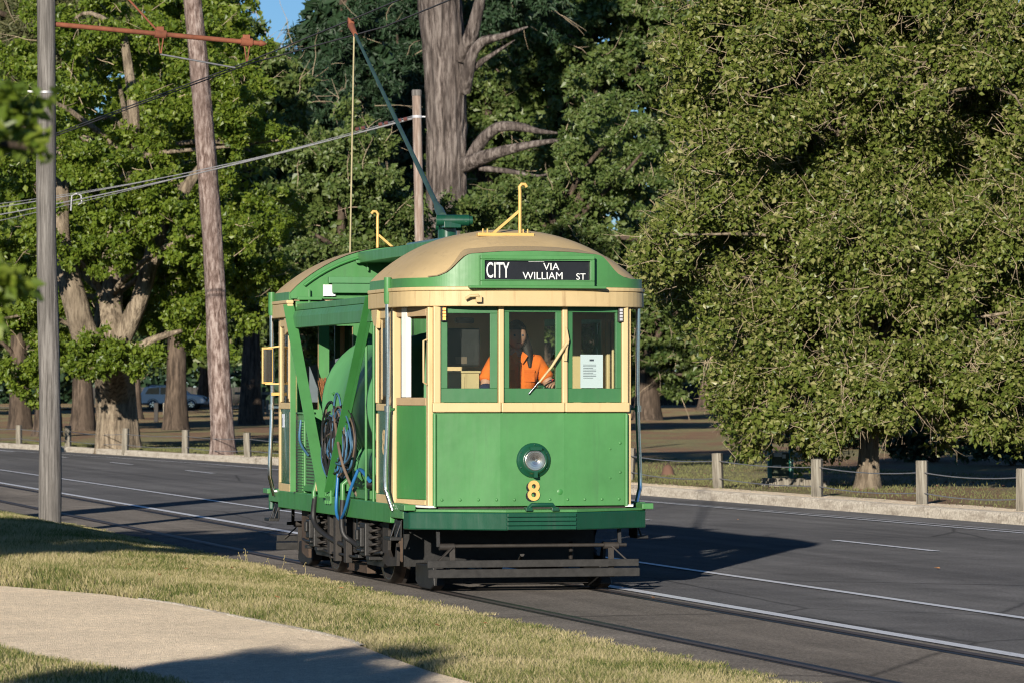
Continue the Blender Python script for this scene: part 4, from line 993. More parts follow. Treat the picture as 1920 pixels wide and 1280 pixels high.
# ---- tram pole on the left with its rusty arm
PY = 51.0; pb = Vector((X_at(94, PY), PY, .17))
pole = empty('tram_pole', pb, label='weathered grey timber pole on the left grass with a rusted arm reaching over the track', cat='utility pole')
mb = MB(); pts = []; rsx = []
for i in range(25):
    z = -.3 + i * .36; pts.append((-.068 * (z / 6.5) + .012 * math.sin(z * 1.3), .01 * math.sin(z * .9), z)); rsx.append(.140 - .0045 * z + .004 * math.sin(z * 3.1))
mb.tube(pts, rsx, 20); mb.build('post', M['pole'], pole)
a0 = Vector((-.06, 0, 6.17 - .10)); d_ = Vector((math.cos(TH), math.sin(TH), -.072))
a1 = a0 + d_ * 2.66
mb = MB(); mb.cyl(a0 + d_ * .06, a1, .031, 12); mb.lathe([(.031, 0), (.042, .01), (.03, .06), (.002, .10)], a1, d_, 12); arm = mb.build('arm', M['rust'], pole)
mb = MB(); mb.tube([a0 + d_ * 1.38 + Vector((0, 0, .04)), a0 + Vector((.05, 0, 1.35))], .014, 6); mb.build('stay', M['rust'], arm)
for L_ in (1.42, 2.50):
    c0 = a0 + d_ * L_; mb = MB(); mb.cyl(c0 - d_ * .07, c0 + d_ * .07, .055, 10); mb.bar(c0 + Vector((-.03, 0, -.03)), c0 + Vector((.0, 0, -.24)), .014, .03); mb.bar(c0 + Vector((.04, 0, -.03)), c0 + Vector((.01, 0, -.24)), .014, .03); mb.box(c0 + Vector((0, 0, .06)), (.09, .07, .06))
    mb.build('hanger_clamp', M['rust'], arm)
mb = MB(); mb.lathe([(.132, -.015), (.134, .015)], (-.05, 0, 5.22), (0, 0, 1), 20); mb.box((-.2, -.05, 5.23), (.16, .03, .025)); mb.build('band', M['wire'], pole)
# contact wires over the track
hW = pb + a0 + d_ * 2.50 + Vector((0, 0, -.25))
def wire(name, pts, r, m, label, grp=None, sag=0.0):
    P = []
    for a, b in zip(pts[:-1], pts[1:]):
        a, b = Vector(a), Vector(b)
        for k in range(10): P.append(a.lerp(b, k / 10) - Vector((0, 0, sag * 4 * (k / 10) * (1 - k / 10))))
    P.append(Vector(pts[-1])); mb = MB(); mb.tube(P, r, 5); o = mb.build(name, m); return tag(o, label, 'wire', grp)
dirn = (tipW - hW); near = tipW + dirn * 3.2 + Vector((0, 0, .25)); far1 = hW + Vector((-.30, .955, 0)) * 45 + Vector((0, 0, -.6))
wire('contact_wire', [near, tipW + Vector((0, 0, .05)), hW, far1], .009, M['cable'], 'dark overhead wire touched by the trolley pole of the tram', 'overhead wires')
o2 = Vector((.42, .02, .02)); wire('contact_wire', [near + Vector((.25, -.1, -.05)), tipW + Vector((.38, 0, -.02)), hW + Vector((.03, 0, -.02)), far1 + Vector((.25, 0, .05))], .009, M['cable'], 'dark overhead wire running just below and right of the one the trolley touches', 'overhead wires')
h1_ = pb + a0 + d_ * 1.42 + Vector((0, 0, -.25)); wire('pull_off_wire', [h1_, hW + Vector((-.15, .1, -.06))], .012, M['wire'], 'short grey pull off wire strung between the two hangers of the rusted arm', 'overhead wires')

# ---- far pole and the bundle of span wires
FY = 95.0; fb = Vector((X_at(795, FY), FY, float(park_z(FY))))
fp = empty('far_pole', fb, label='slim pinkish weathered pole behind the tram roof carrying the grey wires', cat='utility pole')
topz = Z_at(175, FY) - fb.z; lx = X_at(781, FY) - fb.x
mb = MB(); mb.tube([(lx * k, 0, topz * k) for k in np.linspace(0, 1, 9)], [.115 - .012 * k for k in np.linspace(0, 1, 9)], 16); mb.build('post', M['polepink'], fp)
mb = MB(); mb.lathe([(.112, -.06), (.114, .06), (.10, .08), (.001, .085)], (lx, 0, topz), (0, 0, 1), 16); mb.build('cap', M['pole'], fp)
mb = MB(); mb.lathe([(.116, -.03), (.118, .03)], (lx * .93, 0, Z_at(219, FY) - fb.z), (0, 0, 1), 16); mb.box((lx * .93 + .14, 0, Z_at(219, FY) - fb.z), (.10, .03, .03)); mb.build('band', M['lampgrey'], fp)
att = wp(777, 220, FY)
ends = [(-260, 424, 100, .25), (-260, 446, 100, .22), (-260, 408, 100, .35), (-260, 470, 100, .12)]
txt = ['uppermost but one grey span wire from the far pole down to the left', 'thickest grey span wire crossing behind the left pole', 'topmost thin grey span wire from the far pole to the left', 'lowest thin grey span wire from the far pole to the left']
for (px, py, Yd, sg_), tx, r_ in zip(ends, txt, (.0125, .016, .008, .008)):
    wire('span_wire', [att + Vector((0, 0, rs.uniform(-.05, .05))), wp(px, py, Yd)], r_, M['wire'], tx, 'span wires', sg_)
e0 = wp(px, 435, 100); ins = empty('insulator_set', att, label='row of brown insulators strung on the wires left of the far pole', cat='insulator')
for k in (.012, .022, .045, .055, .085, .095):
    mb = MB(); dd = (e0 - att); mb.cyl(dd * k, dd * (k + .006), .045, 8); mb.build('insulator', M['insul'], ins)
sp_o = att.lerp(wp(-260, 424, 100), .60); sp = empty('wire_spreader', sp_o - Vector((0, 0, .33)), label='small looped spreader clipped to the grey wires right of the left pole', cat='spreader')
mb = MB(); mb.tube([(-.12, 0, -.30), (-.10, 0, .05), (0, 0, .10), (.12, 0, .06), (.14, 0, -.12), (.05, 0, -.16)], .022, 6); mb.build('hoop', M['wire'], sp)

# ---- information sign on green posts, timber sleeper beneath
SY = 71.5; sgn = empty('information_sign', (X_at(1463, SY), SY, .13), .25, label='park sign between two dark green round posts partly hidden by the leafy tree', cat='sign')
M['postgreen'] = plain('post_green', (.010, .12, .085), .4, 0, .15)
for s in (-.19, .19):
    mb = MB(); mb.tube([(s, 0, 0), (s, 0, 1.25), (s, 0, 1.27)], [.042, .042, .03], 14); mb.build('post', M['postgreen'], sgn)
mb = MB(); mb.box((0, 0, .36), (.29, .02, .40)); mb.build('panel', plain('faded_panel', (.085, .105, .065), .5, 0, .5, 8), sgn)
mb = MB(); mb.box((0, 0, .95), (.32, .025, .45)); up_ = mb.build('panel', plain('dark_panel', (.06, .08, .075), .4, 0, .3, 10), sgn)
mb = MB(); mb.box((-.05, -.013, .53), (.15, .004, .07)); mb.box((.06, -.013, .50), (.06, .004, .07)); mb.box((-.06, -.013, .33), (.14, .004, .05)); mb.build('white_print', M['white'], sgn)
mb = MB()
for z in (1.03, .95, .87):
    for k in range(5): mb.box((-.10 + k * .045, -.0145, z), (.022, .003, .035))
mb.build('white_print', M['white'], up_)
M['bark_stump'] = plain('stump_wood', (.14, .075, .05), .9)
sl = MB(); sl.box((0, 0, .09), (.75, .16, .15)); sl.box((.55, -.02, .075), (.42, .15, .13)); o = sl.build('timber_sleeper', M['post'], None, .015); o.location = (X_at(1470, 70.2), 70.2, .12); o.rotation_euler = (0, 0, -.25); tag(o, 'split grey timber sleeper lying on the ground before the park sign', 'sleeper')
o = MB().lathe([(.001, .22), (.06, .20), (.10, .14), (.12, .05), (.15, 0)], (0, 0, 0), (0, 0, 1), 12).build('tree_stump', M['bark_stump']); o.location = (X_at(1252, 80), 80, float(park_z(80))); tag(o, 'small rusty brown stump on the ground behind the wire fence', 'stump')

# ---- second, far bollards and rail
bl = [(310, 798, 36, 8), (293, 798, 36, 8), (478, 787, 30, 6), (493, 787, 30, 6), (502, 788, 30, 6)]
for i, (px, py, hp, wpx) in enumerate(bl):
    Yb = 205 if i < 2 else 245
    s_ = FPX / Yb; zb = float(park_z(Yb))
    o = MB().prism([(-wpx / s_ / 2,) * 2, (wpx / s_ / 2, -wpx / s_ / 2), (wpx / s_ / 2,) * 2, (-wpx / s_ / 2, wpx / s_ / 2)], 'z', 0, hp / s_).build('bollard', M['post' if i != 1 else 'grime'], None, .02)
    o.location = (X_at(px, Yb), Yb, zb)
    tag(o, ['pale timber bollard in front of the parked car', 'dark bollard left of the pale one before the car', 'first pale far bollard right of the straight pine trunk', 'second pale far bollard right of the straight pine trunk', 'third pale far bollard beside the tram rear'][i], 'bollard', 'bollards in the far park')
o = MB().bar((X_at(440, 246), 246, 1.75), (X_at(520, 246), 246, 1.75), .16, .16).build('log_rail', M['post']); tag(o, 'pale timber rail across the far bollards behind the tram rear', 'rail')

# ---- silver car far behind the trees
CY = 300.0; car = empty('parked_car', (X_at(328, CY), CY, float(park_z(CY)) + .02), R(-8), label='silver estate car parked far behind the trees', cat='car')
M['carpaint'] = plain('silver_car_paint', (.62, .66, .74), .25, .25, .05, 3, 0); M['carglass'] = plain('car_glass', (.015, .02, .025), .05, 0, .1, 3, 0)
def car_profile(): return [(-2.36, .45), (-2.40, .80), (-2.34, 1.08), (-2.05, 1.60), (-1.6, 1.68), (-.2, 1.70), (.35, 1.60), (1.02, 1.13), (1.9, 1.02), (2.28, .86), (2.38, .62), (2.36, .40), (2.1, .34), (-2.2, .34)]
mb = MB(); mb.prism([(x, z) for x, z in car_profile()], 'y', -.88, .88); body = mb.build('body', M['carpaint'], car, .06)
mb = MB()
for sy in (-.892, .892):
    mb = MB(); mb.prism([(-1.98, 1.12), (-1.75, 1.52), (-.95, 1.60), (-.95, 1.10)], 'y', sy - .01, sy + .01); mb.prism([(-.87, 1.10), (-.87, 1.60), (-.05, 1.60), (-.02, 1.10)], 'y', sy - .01, sy + .01); mb.prism([(.06, 1.10), (.04, 1.58), (.32, 1.52), (.88, 1.10)], 'y', sy - .01, sy + .01)
    mb.build('side_windows', M['carglass'], car, kind='stuff')
mb = MB(); mb.prism([(-2.3, .34), (2.3, .34), (2.3, .46), (-2.3, .46)], 'y', -.90, .90); mb.build('lower_trim', M['rubber'], car)
for sx in (-1.42, 1.40):
    for sy in (-.80, .80):
        mb = MB(); mb.lathe([(.001, -.115), (.20, -.115), (.24, -.125), (.335, -.12), (.345, -.08), (.345, .08), (.335, .12), (.24, .125), (.001, .10)], (sx, sy, .345), (0, 1, 0), 28); wl = mb.build('wheel', M['rubber'], car)
        mb = MB(); 
        s2 = -1 if sy < 0 else 1
        for k in range(5): a = k * 2 * PI / 5 + .3; mb.bar((sx, sy + s2 * .128, .345), (sx + .20 * math.cos(a), sy + s2 * .128, .345 + .20 * math.sin(a)), .055, .02, (0, 1, 0))
        mb.lathe([(.19, .0), (.23, .004), (.23, -.01)], (sx, sy + s2 * .12, .345), (0, s2, 0), 24); mb.build('rim', M['chrome'], wl)
    mb = MB()
    for sy in (-.885, .885): mb.lathe([(.40, -.02), (.44, -.02), (.44, .02), (.40, .02)], (sx, sy, .345), (0, 1, 0), 24)
    mb.build('wheel_arch', M['rubber'], car)
for sy in (-.62, .62): mb = MB(); mb.box((2.24, sy, .84), (.20, .40, .13)); mb.build('headlight', M['carglass'], car, .03)
mb = MB(); mb.box((2.36, 0, .70), (.05, .9, .22)); mb.build('grille', M['rubber'], car)
for sy in (-.7, .7): mb = MB(); mb.cyl((-1.7, sy, 1.74), (.0, sy, 1.75), .025, 8); mb.build('roof_rail', M['chrome'], car)
MB().box((X_at(330, 305), 305, .70), (60, 14, .02)).build('car_park', M['road'], kind='structure')

# ================================================================== TREES
M['leaf_right'] = leaf_mat('olive_glossy_leaves', [(.045, .072, .012), (.080, .112, .018), (.120, .150, .028), (.172, .186, .052), (.34, .31, .14)], .40, .22, spec=.35)
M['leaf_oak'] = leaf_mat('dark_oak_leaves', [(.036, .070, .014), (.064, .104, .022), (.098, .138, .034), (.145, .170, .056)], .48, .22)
M['leaf_bright'] = leaf_mat('bright_maple_leaves', [(.045, .085, .010), (.088, .142, .015), (.138, .195, .021), (.205, .250, .036)], .45, .36, (.34, .42, .025))
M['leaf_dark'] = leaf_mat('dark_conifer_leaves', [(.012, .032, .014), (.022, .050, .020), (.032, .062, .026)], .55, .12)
M['leaf_pine'] = leaf_mat('brownish_pine_needles', [(.045, .060, .020), (.080, .085, .030), (.11, .10, .045)], .6, .15)
M['bark_pale'] = bark_mat('pale_furrowed_bark', (.10, .078, .055), (.27, .215, .155), (.40, .33, .24), (6, 6, .9), 1.0, .10)
M['bark_pine'] = bark_mat('pink_brown_bark', (.10, .066, .054), (.235, .172, .148), (.40, .325, .29), (9, 9, 2.2), 1.0, .06)
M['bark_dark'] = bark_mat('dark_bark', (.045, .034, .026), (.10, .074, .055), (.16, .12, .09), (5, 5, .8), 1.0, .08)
M['bark_grey'] = bark_mat('grey_furrowed_bark', (.034, .027, .024), (.130, .106, .094), (.27, .232, .208), (4.5, 4.5, .55), 1.0, .14)
M['bark_red'] = bark_mat('red_brown_bark', (.06, .030, .018), (.14, .075, .045), (.22, .13, .085), (6, 6, .7), 1.0, .08)
M['twig'] = plain('tan_twig', (.38, .30, .20), .85, 0, .25, 4, 0)

def leaf_quads(P, Nn, L, W, rnd, droop=.35):
    n = len(P); r = rnd.normal(size=(n, 3)); r[:, 2] -= droop
    d = r - Nn * np.sum(r * Nn, 1)[:, None]; d /= np.linalg.norm(d, axis=1)[:, None] + 1e-9
    s = np.cross(Nn, d); L = L[:, None]; W = W[:, None]
    m = P + d * L * .42
    return np.stack([P, m + s * W / 2 + Nn * W * .16, P + d * L, m - s * W / 2 + Nn * W * .16], 1).reshape(-1, 3), np.arange(n * 4).reshape(n, 4)

def crown_points(center, radii, lr, leafA, rnd, tau=2.7, lai=2.3, flat=.62, zmin=None, keep=None, cf=.31, gap=.66, spray=.14, **_):
    """clumps of leaves scattered through an ellipsoid, thinned by a slow noise so that deep gaps stay open between boughs"""
    c = np.array(center, float); rad = np.array(radii, float); cr = lr * cf
    k = tau / (1.6 * rad[1]); n = max(6, int(k / (PI * cr * cr) * 4.19 * rad.prod() / gap))
    u = rnd.normal(size=(n, 3)); u /= np.linalg.norm(u, axis=1)[:, None]; CC = c + u * rad * (rnd.rand(n, 1) ** .38)
    m = np.zeros(n)
    for _i in range(7):
        wv = rnd.normal(size=3); wv *= rnd.uniform(.8, 1.7) / (np.linalg.norm(wv) * lr * .62); m += np.sin(CC @ (wv * np.array([1, 1, 1.4])) + rnd.uniform(0, 6.3))
    CC = CC[m > np.quantile(m, 1 - gap)]
    if zmin is not None: CC = CC[CC[:, 2] > zmin + cr * .5]
    if keep is not None: CC = CC[keep(CC)]
    rr = cr * rnd.uniform(.55, 1.4, len(CC)); nl = np.maximum(4, (PI * rr * rr * lai / (leafA * .5)).astype(int))
    idx = np.repeat(np.arange(len(CC)), nl); d = rnd.normal(size=(len(idx), 3)); d /= np.linalg.norm(d, axis=1)[:, None]
    tilt = rnd.normal(size=(len(CC), 2)) * .35
    off = d * (rr[idx] * rnd.rand(len(idx)) ** .45)[:, None]; off[:, 2] = off[:, 2] * flat + off[:, 0] * tilt[idx, 0] + off[:, 1] * tilt[idx, 1]
    P = CC[idx] + off + rnd.normal(size=off.shape) * cr * spray
    nn = d * .40 + np.array([0, -.05, .42]) + rnd.normal(size=P.shape) * .75; nn /= np.linalg.norm(nn, axis=1)[:, None] + 1e-9
    if zmin is not None: kp = P[:, 2] > zmin; P, nn = P[kp], nn[kp]
    return P, nn, CC

def rough_tube(name, path, radii, m, parent, n=22, amp=.06, freq=5, sub=4, seed=0, ridges=0, flare=0):
    """a trunk or limb whose surface is furrowed by noise"""
    pts = [Vector(p) for p in path]; P = []; Rr = []
    sub = max(sub, int((pts[0] - pts[-1]).length / max(1, len(pts) - 1) / .22)) if n >= 20 else sub
    for i in range(len(pts) - 1):
        for k in range(sub):
            f = k / sub; a = pts[max(i - 1, 0)]; b = pts[i]; c = pts[i + 1]; d = pts[min(i + 2, len(pts) - 1)]
            P.append(.5 * ((2 * b) + (c - a) * f + (2 * a - 5 * b + 4 * c - d) * f * f + (3 * b - a - 3 * c + d) * f ** 3)); Rr.append(radii[i] + (radii[i + 1] - radii[i]) * f)
    P.append(pts[-1]); Rr.append(radii[-1])
    mb = MB(); mb.tube(P, Rr, n, True); vs = []
    for idx, v in enumerate(mb.v[:len(P) * n]):
        i, k = divmod(idx, n); c = P[i]; q = Vector(v); dvec = (q - c); r = Rr[i]
        h = mnoise.fractal(Vector((k / n * 6.28 * 1.3 * 2 * math.cos(0), q.z * .5 + seed * 7, seed)), .8, 2, 3)
        ang = 2 * PI * k / n
        h2 = .9 - 2.4 * abs(mnoise.noise(Vector((math.cos(ang) * freq * .9, math.sin(ang) * freq * .9, q.z * .38 + seed * 3.7 + .3 * math.sin(q.z * 2)))))
        fl = 0
        if flare: fl = flare * math.exp(-i / (sub * .35)) * (.6 + .4 * math.sin(ang * 3 + seed) + .3 * math.sin(ang * 5 + seed * 2))
        vs.append(tuple(c + dvec * (1 + amp * h2 * 1.6 + amp * .5 * h * 0 + fl)))
    mb.v[:len(P) * n] = vs
    return mb.build(name, m, parent)

def limbs_to(mbx, a, b, r0, rnd, bend=.15, r1=.3):
    a, b = Vector(a), Vector(b); L = (b - a).length; pts = []; rs_ = []
    j = [Vector(rnd.normal(size=3)) * L * bend for _ in range(2)]
    for k in range(7):
        f = k / 6; pts.append(a.lerp(b, f) + j[0] * f * (1 - f) * 2 + j[1] * f * f * (1 - f) * 2 + Vector((0, 0, L * .10 * math.sin(f * PI)))); rs_.append(r0 * (1 - f) + r0 * r1 * f)
    mbx.tube(pts, rs_, 6, False); return pts

def twigs(name, starts, dirs, lens, r, parent, rnd, m):
    mb = MB()
    for s, d, L in zip(starts, dirs, lens):
        p = Vector(s); d = Vector(d).normalized(); pts = [p]
        for k in range(4):
            d = (d + Vector(rnd.normal(size=3)) * .28).normalized(); p = p + d * L / 4; pts.append(p)
        mb.tube(pts, [r, r * .85, r * .7, r * .5, r * .3], 4, False)
        if rnd.rand() < .6:
            q = pts[2]; d2 = (d + Vector(rnd.normal(size=3)) * .8).normalized(); mb.tube([q, q + d2 * L * .25, q + d2 * L * .45 + Vector((0, 0, .02))], [r * .6, r * .45, r * .25], 4, False)
    return mb.build(name, m, parent, kind='stuff')

def tree(name, label, base, trunk, crowns, leafm, barkm, seed, *a_, **k_):
    return tree_(name, label, base, trunk, crowns, leafm, barkm, seed, *a_, **k_)
def tree_(name, label, base, trunk, crowns, leafm, barkm, seed, leaf=(.2, .15), ntwig=0, limb_r=.1, nlimb=10, amp=.06, flare=.35, twig_r=.02, group=None, tn=22, twigm='twig', droop=.35, core=0, core_size=3.0):
    """base world point; trunk: list of (x,y,z,r) from the base; crowns: list of dicts for crown_points, centres from the base"""
    rnd = np.random.RandomState(seed); b = Vector(base)
    T = empty(name, b, label=label, cat='tree', group=group)
    rough_tube('trunk', [q[:3] for q in trunk], [q[3] for q in trunk], M[barkm], T, tn, amp, 5, 4, seed, 0, flare)
    Ps, Ns, mbl, LCs = [], [], MB(), []
    for cr in crowns:
        P, n, LC = crown_points(rnd=rnd, leafA=leaf[0] * leaf[1] * .5, **cr); Ps.append(P); Ns.append(n); LCs.append(LC)
    LC = np.concatenate(LCs); P = np.concatenate(Ps); n = np.concatenate(Ns)
    top = [Vector(q[:3]) for q in trunk]
    for i in range(min(nlimb, len(LC))):
        e = LC[(i * 7919) % len(LC)]; k = min(range(len(top)), key=lambda j: abs(top[j].z - (e[2] - 1.0))); k = max(k, min(2, len(top) - 1))
        limbs_to(mbl, top[k], e, limb_r, rnd)
    if mbl.v: mbl.build('limbs', M[barkm], T, kind='stuff')
    L = rnd.uniform(leaf[0] * .45, leaf[0] * 1.35, len(P)); W = L * leaf[1] / leaf[0] * rnd.uniform(.75, 1.2, len(P))
    if core:                                    # larger leaves deep inside, so that no daylight comes through the middle
        for cr in crowns[:1]:
            c0, r0 = np.array(cr['center']), np.array(cr['radii']); u = rnd.normal(size=(core, 3)); u /= np.linalg.norm(u, axis=1)[:, None]
            Q = c0 + np.array([0, .35, 0]) * r0 + u * r0 * (rnd.rand(core, 1) ** .4) * np.array([.80, .45, .84])
            ok = np.ones(core, bool)
            if cr.get('zmin') is not None: ok &= Q[:, 2] > cr['zmin'] + .5
            if cr.get('keep') is not None: ok &= cr['keep'](Q)
            Q = Q[ok]; m_ = rnd.normal(size=Q.shape) * .8 + np.array([0, -.3, .3]); m_ /= np.linalg.norm(m_, axis=1)[:, None]
            P = np.concatenate([P, Q]); n = np.concatenate([n, m_]); L = np.concatenate([L, rnd.uniform(.8, 1.2, len(Q)) * leaf[0] * core_size]); W = np.concatenate([W, rnd.uniform(.8, 1.2, len(Q)) * leaf[0] * core_size * .7])
    V, F = leaf_quads(P, n, L, W, rnd, droop); np_mesh('crown', V, F, M[leafm], T, kind='stuff')
    if ntwig:
        idx = rnd.randint(0, len(P), ntwig); c = np.mean(LC, 0); dirs = (P[idx] - c) * np.array([1, 1, .6]); dirs /= np.linalg.norm(dirs, axis=1)[:, None]; dirs = dirs + rnd.normal(size=dirs.shape) * .6
        twigs('twigs', P[idx] - dirs * .25, dirs, rnd.uniform(.4, 1.3, ntwig) * leaf[0] * 7, twig_r, T, rnd, M[twigm])
    return T

def B(px, Y, z=None): return Vector((X_at(px, Y), Y, float(park_z(Y)) if z is None else z))
def rel(base, px, py, Y): return tuple(wp(px, py, Y) - base)

# 1. leafy olive tree on the right, in front of everything
b = B(1628, 69.0)
def keep_right(LC):
    px = 960 + (LC[:, 0] + b.x) / (LC[:, 1] + b.y) * FPX; py = HZ - (LC[:, 2] + b.z - CAMH) / (LC[:, 1] + b.y) * FPX
    leftcut = px > np.interp(py, [0, 250, 480, 650, 760, 800, 860], [1235, 1245, 1205, 1175, 1310, 1380, 1390])
    low = py < np.interp(px, [1360, 1400, 1560, 1590, 1690, 1740, 1900, 2000], [832, 848, 838, 815, 805, 822, 838, 838])
    low &= py < 828 + 22 * np.sin(px * .031) * np.sin(px * .083 + 1) + 40 * (px < 1600)
    leftcut &= px > 1225 + 45 * np.sin(py * .021 + 1) + 30 * np.sin(py * .057) + 140 * (py > 720)
    return low & leftcut
right = tree('leafy_tree', 'broad olive green tree with glossy leaves and tan twigs behind the right hand fence posts', b,
    [(0, 0, -.1, .20), (0, 0, .4, .165), (.02, 0, 1.2, .15), (.05, .05, 2.2, .14), (0, .1, 3.6, .12), (-.1, .1, 5.5, .09), (0, 0, 8.0, .05)],
    [dict(center=(.1, .3, 5.2), radii=(5.1, 3.1, 5.4), lr=.78, tau=3.9, lai=2.1, flat=.85, zmin=.40, keep=keep_right, gap=.70, cf=.31, spray=.34),
     dict(center=(-.6, -1.9, 1.35), radii=(1.4, .6, .85), lr=.55, tau=2.2, flat=.8, zmin=.35, keep=keep_right),
     dict(center=(2.2, -1.2, 1.75), radii=(1.7, .9, .95), lr=.6, tau=2.2, flat=.8, zmin=.5, keep=keep_right)],
    'leaf_right', 'bark_pale', 21, (.096, .064), 7000, .045, 60, .08, .9, .0066, tn=20, core=9000, core_size=1.35)
# 2. bright maple on the left
b = B(222, 119)
main = [rel(b, 222, 850, 119) + (.62,), rel(b, 220, 800, 119) + (.58,), rel(b, 216, 740, 119) + (.56,), rel(b, 214, 690, 118) + (.54,), rel(b, 210, 640, 116.2) + (.46,), rel(b, 205, 560, 116.5) + (.36,), rel(b, 222, 430, 117) + (.28,), rel(b, 246, 300, 117) + (.22,), rel(b, 248, 190, 117) + (.15,), rel(b, 230, 60, 117) + (.10,)]
T2 = tree('maple_tree', 'big bright green tree with a pale furrowed trunk by the left fence', b, main,
    [dict(center=rel(b, 230, 330, 120), radii=(5.2, 5.0, 5.8), lr=1.15, tau=2.3, lai=2.2, flat=.45, zmin=1.55, gap=.55),
     dict(center=rel(b, 235, 330, 112.6), radii=(4.6, 1.0, 4.6), lr=.95, tau=.9, lai=2.2, flat=.45, zmin=5.2, gap=.5),
     dict(center=rel(b, 235, 480, 112.8), radii=(3.0, .8, 1.9), lr=.85, tau=.85, lai=2.2, flat=.45, zmin=4.7, gap=.55),
     dict(center=rel(b, 190, 660, 114.0), radii=(1.9, .7, .75), nl=12, lr=.65, nc=20, nleaf=14, front=.5, shell=.3, zmin=1.2, spread=.3),
     dict(center=rel(b, 400, 500, 116), radii=(2.2, 2.0, 2.6), nl=30, lr=.95, nc=22, nleaf=14, front=.5, shell=.3, zmin=1.9, spread=.26),
     dict(center=rel(b, 20, 600, 117), radii=(1.6, 1.5, 2.6), nl=24, lr=.85, nc=22, nleaf=14, front=.5, shell=.3, zmin=1.2, spread=.26)],
    'leaf_bright', 'bark_pale', 31, (.135, .10), 400, .10, 26, .07, .16, .013, tn=40, core=4000, core_size=2.0)
for i, (pp, rr) in enumerate([([(205, 690, 115.8), (160, 630, 115.2), (140, 560, 115), (115, 470, 115), (112, 380, 115.2), (118, 250, 115.5)], [.40, .36, .33, .29, .25, .12]),
                              ([(225, 640, 116), (262, 560, 115.6), (300, 430, 115.4), (350, 350, 115.4), (385, 300, 115.5)], [.30, .24, .20, .16, .07]),
                              ([(222, 680, 115.6), (280, 640, 115), (340, 620, 114.6)], [.16, .11, .05])]):
    rough_tube('limb', [rel(b, *q) for q in pp], rr, M['bark_pale'], T2, 16, .08, 5, 4, 40 + i)
# 3. straight pine with pinkish bark
b = B(418, 107)
tree('straight_pine', 'tall straight trunk with flaky pinkish brown bark by the left kerb', b,
    [rel(b, 420, 858, 107) + (.34,), rel(b, 417, 800, 107) + (.285,), rel(b, 411, 700, 107) + (.275,), rel(b, 404, 560, 107) + (.265,), rel(b, 396, 420, 107) + (.255,), rel(b, 385, 280, 107) + (.25,), rel(b, 372, 120, 107) + (.24,), rel(b, 358, -20, 107) + (.225,), rel(b, 340, -250, 107) + (.18,), rel(b, 330, -450, 107) + (.05,)],
    [dict(center=rel(b, 330, -420, 107.5), radii=(2.6, 2.6, 2.0), nl=26, lr=.9, nc=12, nleaf=12, front=.2, shell=.3)], 'leaf_pine', 'bark_pine', 33, (.25, .05), 0, .07, 12, .05, .25, tn=36)
# 4. oaks behind the tram
def oak(px, Y, cpx, cpy, rx, rz, label, seed, m='leaf_oak', nl=70, lr=1.4, leaf=(.30, .21), tr=.5, zmin=1.4, ntw=130, ry=None, bark='bark_dark', name='oak_tree', nleaf=15, group=None, nc=36, keep=None, ttop=.6):
    b = B(px, Y); s = Y / FPX; c = rel(b, cpx, cpy, Y); tz = c[2]
    return tree(name, label, b, [(0, 0, -.1, tr * 1.15), (0, 0, 1.0, tr), (c[0] * .1, 0, 2.5, tr * .85), (c[0] * .4, 0, tz * .6, tr * .6), (c[0] * .8, 0, tz + rz * s * (ttop - .6), tr * .35), (c[0], 0, tz + rz * s * ttop, tr * .12)],
        [dict(center=c, radii=(rx * s, ry or rx * s * .8, rz * s), nl=nl, lr=lr, nc=nc, nleaf=nleaf, front=.75, shell=.55, zmin=zmin, spread=.19, keep=keep)], m, bark, seed, leaf, ntw, tr * .3, 16, .06, .4, Y * .00011, group, tn=18, core=3500, core_size=2.0)
_b2 = B(1010, 160)
def limb_gap(LC):
    px = 960 + (LC[:, 0] + _b2.x) / (LC[:, 1] + _b2.y) * FPX; py = HZ - (LC[:, 2] + _b2.z - CAMH) / (LC[:, 1] + _b2.y) * FPX
    return py > np.interp(px, [780, 862, 900, 1030, 1060, 1110], [372, 366, 352, 345, 240, -600])
oak(640, 150, 640, 480, 175, 300, 'dark green oak behind the rear half of the tram', 51, nl=85, lr=1.25, leaf=(.175, .125), nc=42)
oak(1010, 160, 1040, 420, 230, 330, 'dark green oak filling the space above the tram front', 52, nl=115, lr=1.25, leaf=(.18, .13), nc=42, keep=limb_gap, ttop=-.05)
oak(1214, 215, 1235, 560, 120, 210, 'smaller oak with its own short trunk between the tram and the right tree', 53, nl=60, lr=1.4, leaf=(.28, .20), tr=.62, zmin=.9)
oak(1100, 205, 1110, 120, 200, 260, 'tall dark tree crown at the top behind the thick pine limbs', 54, m='leaf_oak', nl=80, lr=1.6, leaf=(.28, .2))
oak(470, 190, 480, 330, 130, 300, 'mid green tree standing back between the pine trunk and the oak', 55, nl=65, lr=1.4, leaf=(.30, .2), m='leaf_oak')
# 5. the huge pine trunk with bare limbs
b = B(832, 178)
T5 = tree('giant_pine', 'huge grey furrowed pine trunk with bare crooked limbs above the tram', b,
    [rel(b, 832, 800, 178) + (1.1,), rel(b, 836, 600, 178) + (.98,), rel(b, 838, 400, 178) + (.84,), rel(b, 838, 250, 178) + (.82,), rel(b, 834, 120, 178) + (.84,), rel(b, 824, 0, 178) + (.90,), rel(b, 815, -120, 178) + (.8,), rel(b, 800, -400, 178) + (.3,)],
    [dict(center=rel(b, 790, -320, 180), radii=(4.5, 4, 3.5), nl=60, lr=1.7, nc=16, nleaf=12, front=.4, shell=.3, zmin=18.4),
     dict(center=rel(b, 960, 20, 182), radii=(2.8, 2.5, 1.6), nl=22, lr=1.1, nc=18, nleaf=12, front=.4, shell=.3)], 'leaf_dark', 'bark_grey', 61, (.34, .12), 40, .2, 14, .07, .2, .02, tn=72)
